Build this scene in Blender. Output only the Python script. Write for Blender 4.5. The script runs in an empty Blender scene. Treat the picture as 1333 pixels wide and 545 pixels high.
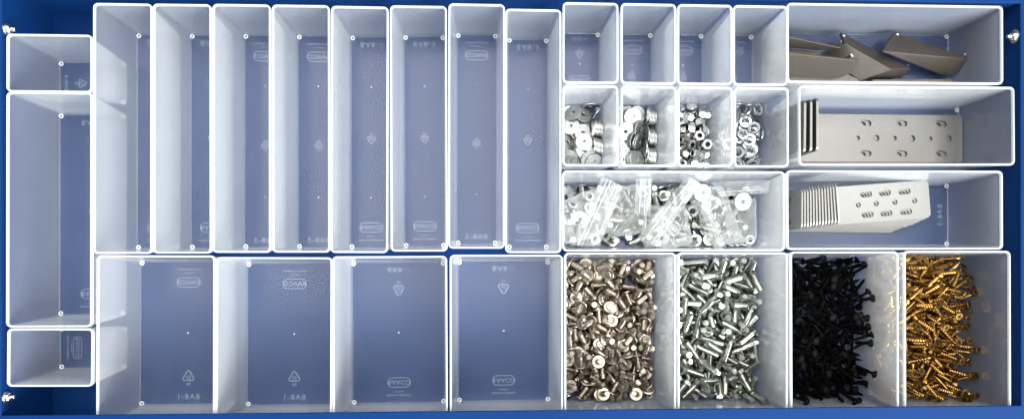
import bpy, bmesh, math, random
from mathutils import Vector, Matrix, Quaternion
S = 0.001                       # everything below is written in millimetres
PI = math.pi
sc = bpy.context.scene
COL = sc.collection
random.seed(7)

# ---------------------------------------------------------------- materials
def new_mat(name):
    m = bpy.data.materials.new(name); m.use_nodes = True
    nt = m.node_tree; nt.nodes.clear()
    return m, nt, nt.nodes, nt.links

def math_node(N, L, op, a, b=None):
    n = N.new('ShaderNodeMath'); n.operation = op
    for i, v in enumerate((a, b)):
        if v is None: continue
        if isinstance(v, (int, float)): n.inputs[i].default_value = v
        else: L.new(v, n.inputs[i])
    return n.outputs[0]

def plastic(name, tau, color, trans_tint=(1, 1, 1), rough=0.16, back=0.5, var=0.25, bump=0.02, gloss=1.0, ior=1.42):
    """Milky translucent plastic: the longer the way through the sheet, the less of what lies behind is seen."""
    m, nt, N, L = new_mat(name)
    out = N.new('ShaderNodeOutputMaterial')
    geo = N.new('ShaderNodeNewGeometry')
    dot = N.new('ShaderNodeVectorMath'); dot.operation = 'DOT_PRODUCT'
    L.new(geo.outputs['True Normal'], dot.inputs[0]); L.new(geo.outputs['Incoming'], dot.inputs[1])
    c = math_node(N, L, 'MAXIMUM', math_node(N, L, 'ABSOLUTE', dot.outputs['Value']), 0.20)
    tc = N.new('ShaderNodeTexCoord')
    no = N.new('ShaderNodeTexNoise'); no.inputs['Scale'].default_value = 28; no.inputs['Detail'].default_value = 5
    L.new(tc.outputs['Object'], no.inputs['Vector'])
    t = math_node(N, L, 'MULTIPLY', math_node(N, L, 'ADD', math_node(N, L, 'MULTIPLY', no.outputs['Fac'], 2 * var), 1 - var), tau)
    a = math_node(N, L, 'SUBTRACT', 1.0, math_node(N, L, 'EXPONENT', math_node(N, L, 'MULTIPLY', math_node(N, L, 'DIVIDE', t, c), -1.0)))
    tr = N.new('ShaderNodeBsdfTransparent'); tr.inputs[0].default_value = (*trans_tint, 1)
    di = N.new('ShaderNodeBsdfDiffuse'); di.inputs[0].default_value = (*color, 1)
    tl = N.new('ShaderNodeBsdfTranslucent'); tl.inputs[0].default_value = (*color, 1)
    mb = N.new('ShaderNodeMixShader'); mb.inputs[0].default_value = back
    L.new(di.outputs[0], mb.inputs[1]); L.new(tl.outputs[0], mb.inputs[2])
    ms = N.new('ShaderNodeMixShader')
    L.new(a, ms.inputs[0]); L.new(tr.outputs[0], ms.inputs[1]); L.new(mb.outputs[0], ms.inputs[2])
    gl = N.new('ShaderNodeBsdfGlossy'); gl.inputs['Color'].default_value = (gloss, gloss, gloss, 1)
    gl.inputs['Roughness'].default_value = rough
    fr = N.new('ShaderNodeFresnel'); fr.inputs[0].default_value = ior
    n2 = N.new('ShaderNodeTexNoise'); n2.inputs['Scale'].default_value = 260; n2.inputs['Detail'].default_value = 3
    L.new(tc.outputs['Object'], n2.inputs['Vector'])
    if bump:
        bp = N.new('ShaderNodeBump'); bp.inputs['Strength'].default_value = bump; bp.inputs['Distance'].default_value = 0.002
        L.new(n2.outputs['Fac'], bp.inputs['Height']); L.new(bp.outputs[0], gl.inputs['Normal'])
    # only the outside of a sheet mirrors the room
    ff = math_node(N, L, 'MULTIPLY', fr.outputs[0], math_node(N, L, 'SUBTRACT', 1.0, geo.outputs['Backfacing']))
    mg = N.new('ShaderNodeMixShader')
    L.new(ff, mg.inputs[0]); L.new(ms.outputs[0], mg.inputs[1]); L.new(gl.outputs[0], mg.inputs[2])
    L.new(mg.outputs[0], out.inputs[0])
    return m

def metal(name, color, rough, metallic=1.0, spec=.5, var=0.12, rvar=0.15, scale=60, bump=0.0, bscale=400, spot=None, spot_amt=0.5, stretch=None):
    m, nt, N, L = new_mat(name)
    out = N.new('ShaderNodeOutputMaterial'); p = N.new('ShaderNodeBsdfPrincipled')
    L.new(p.outputs[0], out.inputs[0])
    tc = N.new('ShaderNodeTexCoord'); oi = N.new('ShaderNodeObjectInfo')
    mp = N.new('ShaderNodeMapping')
    if stretch: mp.inputs['Scale'].default_value = stretch
    L.new(tc.outputs['Object'], mp.inputs[0])
    no = N.new('ShaderNodeTexNoise'); no.noise_dimensions = '4D'; no.inputs['Scale'].default_value = scale; no.inputs['Detail'].default_value = 6
    L.new(mp.outputs[0], no.inputs['Vector']); L.new(math_node(N, L, 'MULTIPLY', oi.outputs['Random'], 40), no.inputs['W'])
    hs = N.new('ShaderNodeHueSaturation'); hs.inputs['Color'].default_value = (*color, 1)
    rnd = math_node(N, L, 'ADD', math_node(N, L, 'MULTIPLY', oi.outputs['Random'], var), 1 - var / 2)
    v = math_node(N, L, 'MULTIPLY', rnd, math_node(N, L, 'ADD', math_node(N, L, 'MULTIPLY', no.outputs['Fac'], 2 * var), 1 - var))
    L.new(v, hs.inputs['Value'])
    colr = hs.outputs[0]
    if spot:
        rp = N.new('ShaderNodeValToRGB'); rp.color_ramp.elements[0].position = .52; rp.color_ramp.elements[1].position = .7
        L.new(no.outputs['Fac'], rp.inputs[0])
        mx = N.new('ShaderNodeMixRGB'); mx.inputs[2].default_value = (*spot, 1)
        L.new(math_node(N, L, 'MULTIPLY', rp.outputs[0], spot_amt), mx.inputs[0]); L.new(colr, mx.inputs[1]); colr = mx.outputs[0]
    L.new(colr, p.inputs['Base Color'])
    p.inputs['Metallic'].default_value = metallic; p.inputs['Specular IOR Level'].default_value = spec
    L.new(math_node(N, L, 'ADD', math_node(N, L, 'MULTIPLY', no.outputs['Fac'], rvar), rough - rvar / 2), p.inputs['Roughness'])
    if bump:
        n2 = N.new('ShaderNodeTexNoise'); n2.inputs['Scale'].default_value = bscale; n2.inputs['Detail'].default_value = 3
        L.new(mp.outputs[0], n2.inputs['Vector'])
        bp = N.new('ShaderNodeBump'); bp.inputs['Strength'].default_value = bump; bp.inputs['Distance'].default_value = 0.001
        L.new(n2.outputs['Fac'], bp.inputs['Height']); L.new(bp.outputs[0], p.inputs['Normal'])
    return m

PPC = (0.90, 0.925, 0.92)
MAT = {
    'wall':  plastic('milky_plastic_wall', 0.088, PPC, rough=0.15, back=0.5, var=0.12),
    'base':  plastic('milky_plastic_base', 0.052, (0.64, 0.71, 0.72), (0.97, 0.98, 1.0), rough=0.20, back=0.35, bump=0.0),
    'rim':   plastic('milky_plastic_rim', 0.75, (0.80, 0.83, 0.83), rough=0.25, back=0.25, var=0.1),
    'stud':  plastic('milky_plastic_stud', 0.9, (0.92, 0.93, 0.93), rough=0.25, back=0.2, var=0.1),
    'mark':  plastic('milky_plastic_mark', 0.125, (0.80, 0.86, 0.95), rough=0.3, back=0.2, var=0.3),
    'blue':  metal('blue_paint', (0.003, 0.026, 0.112), 0.5, 0.0, spec=.06, var=0.1, scale=14, bump=0.03, bscale=900),
    'bolt':  metal('zinc_bolt', (0.72, 0.72, 0.70), 0.25, 1.0, var=0.15),
}

# ---------------------------------------------------------------- object helpers
def mesh_obj(name, bm, mats, parent=None, smooth=None, scale=S):
    me = bpy.data.meshes.new(name)
    bmesh.ops.scale(bm, vec=(scale,) * 3, verts=bm.verts)
    bm.to_mesh(me); bm.free()
    for m in (mats if isinstance(mats, (list, tuple)) else [mats]): me.materials.append(m)
    o = bpy.data.objects.new(name, me); COL.objects.link(o)
    if parent: o.parent = parent
    if smooth is not None:
        me.polygons.foreach_set('use_smooth', [True] * len(me.polygons))
        if smooth < 180: me.set_sharp_from_angle(angle=math.radians(smooth))
    return o

def tag(o, label, cat, group=None, kind=None):
    o['label'] = label; o['category'] = cat
    if group: o['group'] = group
    if kind: o['kind'] = kind
    return o

def empty(name, loc=(0, 0, 0), rz=0.0):
    o = bpy.data.objects.new(name, None); COL.objects.link(o)
    o.location = (loc[0] * S, loc[1] * S, loc[2] * S); o.rotation_euler = (0, 0, rz)
    o.empty_display_size = 0.01
    return o

def rrect(w, l, r, n=5):
    pts = []
    for cx, cy, a0 in ((w/2-r, l/2-r, 0), (-w/2+r, l/2-r, 90), (-w/2+r, -l/2+r, 180), (w/2-r, -l/2+r, 270)):
        for i in range(n + 1):
            a = math.radians(a0 + 90 * i / n); pts.append((cx + r * math.cos(a), cy + r * math.sin(a)))
    return pts

def loft(bm, rings, close=True, cap0=False, cap1=False, mi=0):
    """rings: list of lists of (x,y,z); bridged one to the next."""
    vs = [[bm.verts.new(p) for p in r] for r in rings]
    n = len(vs[0])
    for a, b in zip(vs, vs[1:]):
        for i in range(n if close else n - 1):
            f = bm.faces.new((a[i], a[(i+1) % n], b[(i+1) % n], b[i])); f.material_index = mi
    if cap0: bm.faces.new(list(reversed(vs[0]))).material_index = mi
    if cap1: bm.faces.new(vs[-1]).material_index = mi
    return vs

def ring_tube(bm, rings):
    """closed torus-like body out of rings (last bridges to the first)"""
    loft(bm, rings + [rings[0]])
    bmesh.ops.remove_doubles(bm, verts=bm.verts, dist=1e-5)

def box(bm, x0, y0, z0, x1, y1, z1, mi=0):
    v = [bm.verts.new(p) for p in ((x0,y0,z0),(x1,y0,z0),(x1,y1,z0),(x0,y1,z0),(x0,y0,z1),(x1,y0,z1),(x1,y1,z1),(x0,y1,z1))]
    for f in ((3,2,1,0),(4,5,6,7),(0,1,5,4),(1,2,6,5),(2,3,7,6),(3,0,4,7)):
        bm.faces.new([v[i] for i in f]).material_index = mi

# ---------------------------------------------------------------- translucent bins
H = 75.0; INSET = 3.8; TH = 1.15; CR = 4.2
FLOORZ = -H + TH
def inset_at(z): return 0.5 + (INSET - 0.5) * (-z / H)
def at(w, l, ins, r, z): return [(x, y, z) for x, y in rrect(w - 2*ins, l - 2*ins, max(r, .6))]

def wall_bm(w, l):
    bm = bmesh.new(); rings = []
    for z in (-1.0, -20, -45, -73.0):                              # outside, going down
        rings.append(at(w, l, inset_at(z), CR - .3 * -z / H, z))
    rings.append(at(w, l, inset_at(-H) + .35, CR - .5, -H + TH + .06))
    rings.append(at(w, l, inset_at(-H) + TH + 1.6, CR - 1.9, -H + TH + .06))   # a small fillet inside
    rings.append(at(w, l, inset_at(-H) + TH + .5, CR - 1.6, -H + TH + .7))
    rings.append(at(w, l, inset_at(-72) + TH, CR - 1.3, -H + TH + 2.0))
    for z in (-45, -20, -1.0):
        rings.append(at(w, l, inset_at(z) + TH, CR - 1.1, z))
    ring_tube(bm, rings)
    bmesh.ops.recalc_face_normals(bm, faces=bm.faces)
    return bm

def rim_bm(w, l):
    bm = bmesh.new()
    rings = [at(w, l, 0.0, CR + .3, -3.2), at(w, l, 0.0, CR + .3, -.5), at(w, l, 0.35, CR, 0.0),
             at(w, l, 1.45, CR - 1.0, 0.0), at(w, l, 1.7, CR - 1.2, -.4), at(w, l, 1.75, CR - 1.2, -1.2), at(w, l, 1.7, CR - 1.2, -2.6)]
    ring_tube(bm, rings); bmesh.ops.recalc_face_normals(bm, faces=bm.faces)
    return bm

def base_bm(w, l):
    bm = bmesh.new(); i = inset_at(-H)
    loft(bm, [at(w, l, i + .7, CR - .9, -H), at(w, l, i + .1, CR - .5, -H + .4), at(w, l, i + .1, CR - .5, FLOORZ)], cap0=True, cap1=True)
    bmesh.ops.recalc_face_normals(bm, faces=bm.faces)
    return bm

def stud_bm():
    bm = bmesh.new(); n = 20
    def c(r, z): return [(r*math.cos(2*PI*i/n), r*math.sin(2*PI*i/n), z) for i in range(n)]
    ring_tube(bm, [c(2.35, 0), c(2.35, .55), c(2.1, .8), c(1.25, .8), c(1.0, .5), c(1.0, 0)])
    bmesh.ops.recalc_face_normals(bm, faces=bm.faces)
    return bm

_txt = {}
def text_bm(body, size, spacing=1.0):
    key = (body, size, spacing)
    if key not in _txt:
        cu = bpy.data.curves.new('t', 'FONT'); cu.body = body; cu.size = size; cu.align_x = 'CENTER'; cu.align_y = 'CENTER'
        cu.extrude = .12; cu.space_character = spacing; cu.resolution_u = 3; cu.offset = size * .012
        o = bpy.data.objects.new('t', cu); COL.objects.link(o)
        dg = bpy.context.evaluated_depsgraph_get(); dg.update()
        me = bpy.data.meshes.new_from_object(o.evaluated_get(dg))
        bpy.data.objects.remove(o); bpy.data.curves.remove(cu); _txt[key] = me
    bm = bmesh.new(); bm.from_mesh(_txt[key]); return bm

def add_text(bm, body, size, x, y, spacing=1.0, z=0):
    b = text_bm(body, size, spacing)
    bmesh.ops.translate(b, vec=(x, y, z), verts=b.verts)
    me = bpy.data.meshes.new('tmp'); b.to_mesh(me); b.free(); bm.from_mesh(me); bpy.data.meshes.remove(me)

def ribbon(bm, pts, w, z, t=.24):
    """flat raised line along pts (open), w wide"""
    P = [Vector(p) for p in pts]; L_, R_ = [], []
    for i, p in enumerate(P):
        d = (P[min(i+1, len(P)-1)] - P[max(i-1, 0)]).normalized(); nrm = Vector((-d.y, d.x)) * w / 2
        L_.append(p + nrm); R_.append(p - nrm)
    rings = [[(a.x, a.y, z), (b.x, b.y, z), (b.x, b.y, z + t), (a.x, a.y, z + t)] for a, b in zip(L_, R_)]
    loft(bm, rings, cap0=True, cap1=True)

def tri_bm(sz):
    """recycling triangle of three bent arrows with 05 in it and PP below"""
    bm = bmesh.new(); R = sz * .58
    cor = [Vector((math.cos(math.radians(90 + 120*k)), math.sin(math.radians(90 + 120*k)))) * R for k in range(3)]
    for k in range(3):
        c, a, b = cor[k], cor[k-1], cor[(k+1) % 3]
        p0 = c.lerp(a, .46); p1 = c.lerp(a, .2); p2 = c.lerp(b, .2); p3 = c.lerp(b, .40)
        mid = [p1.lerp(c, .3).lerp(p2.lerp(c, .3), t) for t in (.25, .5, .75)]
        ribbon(bm, [p0, p1, *mid, p2, p3], sz * .10, 0)
        d = (b - c).normalized(); nn = Vector((-d.y, d.x)); q = p3
        v = [bm.verts.new((*(q + nn*s*sz*.12 + d*e*sz*.14), z)) for z in (0, .24) for s, e in ((1, 0), (-1, 0), (0, 1))]
        for f in ((0,1,2),(5,4,3),(0,3,4,1),(1,4,5,2),(2,5,3,0)): bm.faces.new([v[i] for i in f])
    add_text(bm, '05', sz * .38, 0, -.06 * sz, z=.12)
    return bm

def logo_bm(w, h):
    bm = bmesh.new(); o = rrect(w, h, h * .48, 8); i = rrect(w - 1.5, h - 1.5, (h - 1.5) * .48, 8)
    for r0, r1 in ((o, i),):
        ring_tube(bm, [[(x, y, 0) for x, y in r0], [(x, y, .24) for x, y in r0], [(x, y, .24) for x, y in r1], [(x, y, 0) for x, y in r1]])
    add_text(bm, 'RAACO', h * .62, 0, -.02 * h, 1.05, z=.12)
    return bm

def mirror_place(bm, x, y, z):
    """marks are moulded to read from below: mirror them, then put them on the underside"""
    bmesh.ops.scale(bm, vec=(-1, 1, 1), verts=bm.verts)
    bmesh.ops.reverse_faces(bm, faces=bm.faces)
    bmesh.ops.translate(bm, vec=(x, y, z), verts=bm.verts)
    return bm

def make_bin(name, w, l, code, marks=True):
    """w along local x, l along local y; origin on the drawer floor under the middle of the bin"""
    r = empty(name)
    zo = H + 1.2
    def up(bm): bmesh.ops.translate(bm, vec=(0, 0, zo), verts=bm.verts); return bm
    mesh_obj('walls', up(wall_bm(w, l)), MAT['wall'], r, 40)
    mesh_obj('rim', up(rim_bm(w, l)), MAT['rim'], r, 40)
    mesh_obj('base', up(base_bm(w, l)), MAT['base'], r, 40)
    sx, sy = w/2 - 7.3, l/2 - 7.3
    for a, b in ((-1, -1), (1, -1), (1, 1), (-1, 1)):
        o = mesh_obj('corner_stud', stud_bm(), MAT['stud'], r, 40)
        o.location = (a*sx*S, b*sy*S, (zo + FLOORZ + .01)*S)
    z = zo - H - .32
    small = w < 60
    ts = 9.5 if w < 80 else 13.0
    # code plate, triangle, PP, maker's oval, origin line
    bm = bmesh.new(); add_text(bm, code, 7.6 if l > 100 else 5.2, 0, 0, 1.25, z=.12)
    mesh_obj('moulded_code', mirror_place(bm, 0, -l/2 + (13.5 if l > 100 else 11.5), z), MAT['mark'], r)
    if w > 100 and l > 100: ty = -l/2 + 34
    elif l > 200: ty = -3.0
    else: ty = -l/2 + 27
    bm = tri_bm(ts); add_text(bm, 'PP', ts * .34, 0, -ts * .62, z=.12)
    mesh_obj('recycling_mark', mirror_place(bm, 0, ty, z), MAT['mark'], r)
    lw, lh = (24, 10.5) if l > 100 else (23, 9)
    ly = l/2 - (27 if l > 100 else 22)
    mesh_obj('maker_mark', mirror_place(logo_bm(lw, lh), 0, ly, z), MAT['mark'], r)
    bm = bmesh.new(); add_text(bm, 'MADE IN DENMARK', 2.6, 0, 0, 1.05, z=.12); add_text(bm, 'DENMARK', 2.0, 0, -3.6, 1.0, z=.12)
    mesh_obj('origin_line', mirror_place(bm, 0, l/2 - (14 if l > 100 else 12.5), z), MAT['mark'], r)
    # sprue nubs where the plastic was injected
    for ny in ((-57, 57) if l > 200 else (0,)):
        bm = bmesh.new(); n = 10
        loft(bm, [[(q*math.cos(2*PI*i/n), q*math.sin(2*PI*i/n), zz) for i in range(n)] for q, zz in ((.9, 0), (.85, .5), (.4, .8))], cap1=True)
        o = mesh_obj('sprue_nub', bm, MAT['stud'], r, 60); o.location = (0, ny*S, (zo + FLOORZ + .02)*S)
    return r

def copy_tree(o, parent=None):
    c = o.copy(); COL.objects.link(c)
    if parent: c.parent = parent
    for ch in list(o.children): copy_tree(ch, c)
    return c

ZD = -H - 1.2        # drawer floor
protos = {}
def place_bin(name, code, w, l, x0, y0, x1, y1, rot, label, group, tilt=0.0, cat='storage bin'):
    """rim rectangle in mm; rot 0/90/180/270 turns the bin so that its moulded marks lie as in the photo"""
    key = (name, code, w, l)
    if key not in protos: r = protos[key] = make_bin(name, w, l, code)
    else: r = copy_tree(protos[key])
    r.location = ((x0+x1)/2*S, (y0+y1)/2*S, ZD*S)
    r.rotation_euler = (0, 0, math.radians(rot + tilt))
    tag(r, label, cat, group)
    return r
WORLD = 0.13
EXPO = 0.0
LAMPS = [('ceiling_lamp', (0.0, .94, 1.9), (0.0, .939, 0), 3.2, 2.2, 116, (1.0, .985, .96)),
         ('window_lamp', (1.35, -1.45, 1.4), (0.0, 0, 0), 2.2, 1.5, 192, (.93, .97, 1.0))]
# ---------------------------------------------------------------- the drawer
DX0, DX1, DY0, DY1 = -430.5, 524.5, -157.5, 249.0
dr = empty('drawer', ((DX0+DX1)/2, (DY0+DY1)/2, ZD - 1.2))
tag(dr, 'blue painted steel drawer holding all the translucent bins', 'drawer')
dcx, dcy, dz = (DX0+DX1)/2, (DY0+DY1)/2, ZD - 1.2
def dmesh(name, bm, mat=None):
    bmesh.ops.translate(bm, vec=(-dcx, -dcy, -dz), verts=bm.verts)
    bmesh.ops.recalc_face_normals(bm, faces=bm.faces)
    return mesh_obj(name, bm, mat or MAT['blue'], dr, 40)
bm = bmesh.new(); box(bm, DX0 - 20, DY0 - 20, ZD - 1.2, DX1 + 20, DY1 + 20, ZD); dmesh('drawer_floor', bm)
def wall_profile(name, a, b, nrm, lip_in, top, lip_out=26.0):
    """sheet metal side from a to b; nrm points into the drawer; folded flange on top"""
    bm = bmesh.new(); t = 1.2
    prof = [(0, ZD + .05), (0, top - .4), (lip_in, top - .4), (lip_in, top + .5), (lip_in - .5, top + 1.0), (-lip_out, top + 1.0), (-lip_out, top - 30), (-lip_out + t, top - 30),
            (-lip_out + t, top - .2), (-t, top - .2), (-t, ZD + .05)]
    rings = []
    for px, py in (a, b): rings.append([(px + nrm[0]*u, py + nrm[1]*u, z) for u, z in prof])
    loft(bm, rings, cap0=True, cap1=True)
    return dmesh(name, bm)
TOP = 3.0
wall_profile('side_wall', (DX0, DY0 - 30), (DX0, DY1 + 30), (1, 0), .6, TOP)
wall_profile('side_wall', (DX1, DY0 - 30), (DX1, DY1 + 30), (-1, 0), .6, TOP)
wall_profile('back_wall', (DX0 + .1, DY1), (DX1 - .1, DY1), (0, -1), .6, TOP - .1)
wall_profile('front_wall', (DX0 + .1, DY0), (DX1 - .1, DY0), (0, 1), DY0 * -1 - 139.6, TOP + .1)
def cap_screw():
    """pan head with washer and threaded tip, along +x"""
    bm = bmesh.new(); n = 18
    def c(r, x): return [(x, r*math.cos(2*PI*i/n), r*math.sin(2*PI*i/n)) for i in range(n)]
    loft(bm, [c(6.4, 0), c(6.4, 1.2), c(4.9, 1.2), c(4.7, 3.5), c(3.6, 4.6), c(2.4, 4.7), c(2.2, 3.4)], cap1=True)
    loft(bm, [c(2.1, 3.42), c(2.1, 7.4), c(1.6, 8.2)], cap1=True)
    bmesh.ops.recalc_face_normals(bm, faces=bm.faces); return bm
for x, y, z, s in ((DX0, 211, -3.5, 1), (DX0, -124.5, -3.5, 1), (DX1, 218.5, -3.5, -1)):
    o = mesh_obj('screw', cap_screw(), MAT['bolt'], dr, 40)
    o.location = ((x + s*.02 - dcx)*S, (y - dcy)*S, (z - dz)*S); o.rotation_euler = (0, 0, 0 if s > 0 else PI)

# ---------------------------------------------------------------- the bins
G1 = 'long narrow bins in the back row'
x_long = [(-351.6, -298.7), (-298.2, -245.2), (-244.4, -191.4), (-190.2, -137.4), (-136.6, -83.4), (-81.6, -28.6), (-27.6, 25.2), (25.4, 78.8)]
y_long = [6.3, 6.6, 7.3, 7.5, 7.2, 8.6, 11.3, 7.2]
r_long = [180, 180, 0, 0, 180, 180, 0, 180]
t_long = [0, .1, .05, .1, -.15, .2, -.05, 0]
l_long = ['empty long narrow bin with the short left bins against its side wall', 'second empty long narrow bin, next to the one beside the left column',
          'third empty long narrow bin from the left', 'fourth empty long narrow bin from the left', 'fifth empty long narrow bin, fourth from the screw-filled side',
          'sixth empty long narrow bin, between the fifth and the one set back', 'empty long narrow bin set back, wide blue gap below its front rim',
          'empty long narrow bin standing beside the small square cells']
for (x0, x1), y0, rt, tl, lb in zip(x_long, y_long, r_long, t_long, l_long):
    place_bin('storage_bin', 'BA8-3', 53.0, 229.2, x0, y0, x1, y0 + 229.2, rt, lb, G1, tl)
G2 = 'large bins in the front row'
for x0, x1, yt, rt, tl, lb in ((-348.2, -242.0, 4.9, 0, -.1, 'empty large front bin at the left end of its row'),
                               (-241.4, -135.2, 3.3, 0, -.15, 'empty large front bin, second from the left, greenish sheen on its floor'),
                               (-134.7, -28.5, 4.3, 180, .25, 'empty large front bin with a blue gap behind its back rim, third from left'),
                               (-26.3, 80.1, 5.6, 180, .1, 'empty large front bin beside the bin of bronze flange screws'),
                               (81.2, 188.3, 7.7, 0, 0, 'large front bin half full of bronze flange screws'),
                               (189.2, 296.8, 8.0, 180, 0, 'large front bin half full of silver hex bolts'),
                               (298.6, 405.4, 8.9, 0, .15, 'large front bin heaped with black screws'),
                               (410.6, 517.0, 9.4, 180, .1, 'large front bin heaped with golden chipboard screws')):
    place_bin('storage_bin', 'BA8-1', 106.4, 157.0, x0, yt - 157.0, x1, yt, rt, lb, G2, tl)
G3 = 'small square cells'
for x0, x1, rt, lb in ((79.8, 133.0, 180, 'small empty cell, first from the left in the back row'), (135.2, 188.3, 0, 'small empty cell, second from the left in the back row'),
                       (189.6, 242.4, 0, 'small empty cell, third from the left in the back row'), (243.6, 296.0, 0, 'small empty cell beside the bin of dark steel angles')):
    place_bin('storage_bin', 'BA8-4', 53.0, 76.2, x0, 167.3, x1, 243.5, rt, lb, G3)
for x0, x1, rt, lb in ((79.8, 132.8, 180, 'small cell of large pale fender washers, leftmost of the four'), (135.4, 188.6, 0, 'small cell of fender washers with a row on edge at its right'),
                       (189.8, 242.8, 0, 'small cell full of hex nuts'), (244.3, 297.4, 0, 'small cell full of spring lock washers')):
    place_bin('storage_bin', 'BA8-4', 53.0, 76.2, x0, 89.2, x1, 165.4, rt, lb, G3)
G4 = 'wide bins turned sideways'
place_bin('storage_bin', 'BA8-2', 76.2, 214.0, 79.6, 8.9, 293.5, 85.2, 90, 'wide bin of clear zip bags filled with hardware', G4, .1)
place_bin('storage_bin', 'BA8-2', 76.2, 214.0, 295.0, 10.6, 509.4, 86.8, 90, 'wide bin holding a nested stack of slotted angle brackets', G4, .15)
place_bin('storage_bin', 'BA8-2', 76.2, 214.0, 307.0, 91.8, 521.3, 168.0, 90, 'wide bin holding a large drilled steel bracket plate, shoved to the right', G4, .35)
place_bin('storage_bin', 'BA8-2', 76.2, 214.0, 296.0, 170.6, 509.4, 246.8, 90, 'wide bin holding dark angled steel pieces', G4, .15)
place_bin('storage_bin', 'BA8-2', 76.2, 214.0, -428.4, -60.3, -352.2, 153.2, 180, 'tall empty bin in the left column between two short bins', G4)
place_bin('storage_bin', 'BA8-4', 53.0, 76.2, -428.4, 153.2, -352.2, 206.2, 270, 'short empty bin at the top of the left column', G3)
place_bin('storage_bin', 'BA8-4', 53.0, 76.2, -427.4, -114.6, -351.2, -61.6, 90, 'short empty bin at the bottom of the left column', G3, -.4)
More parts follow.
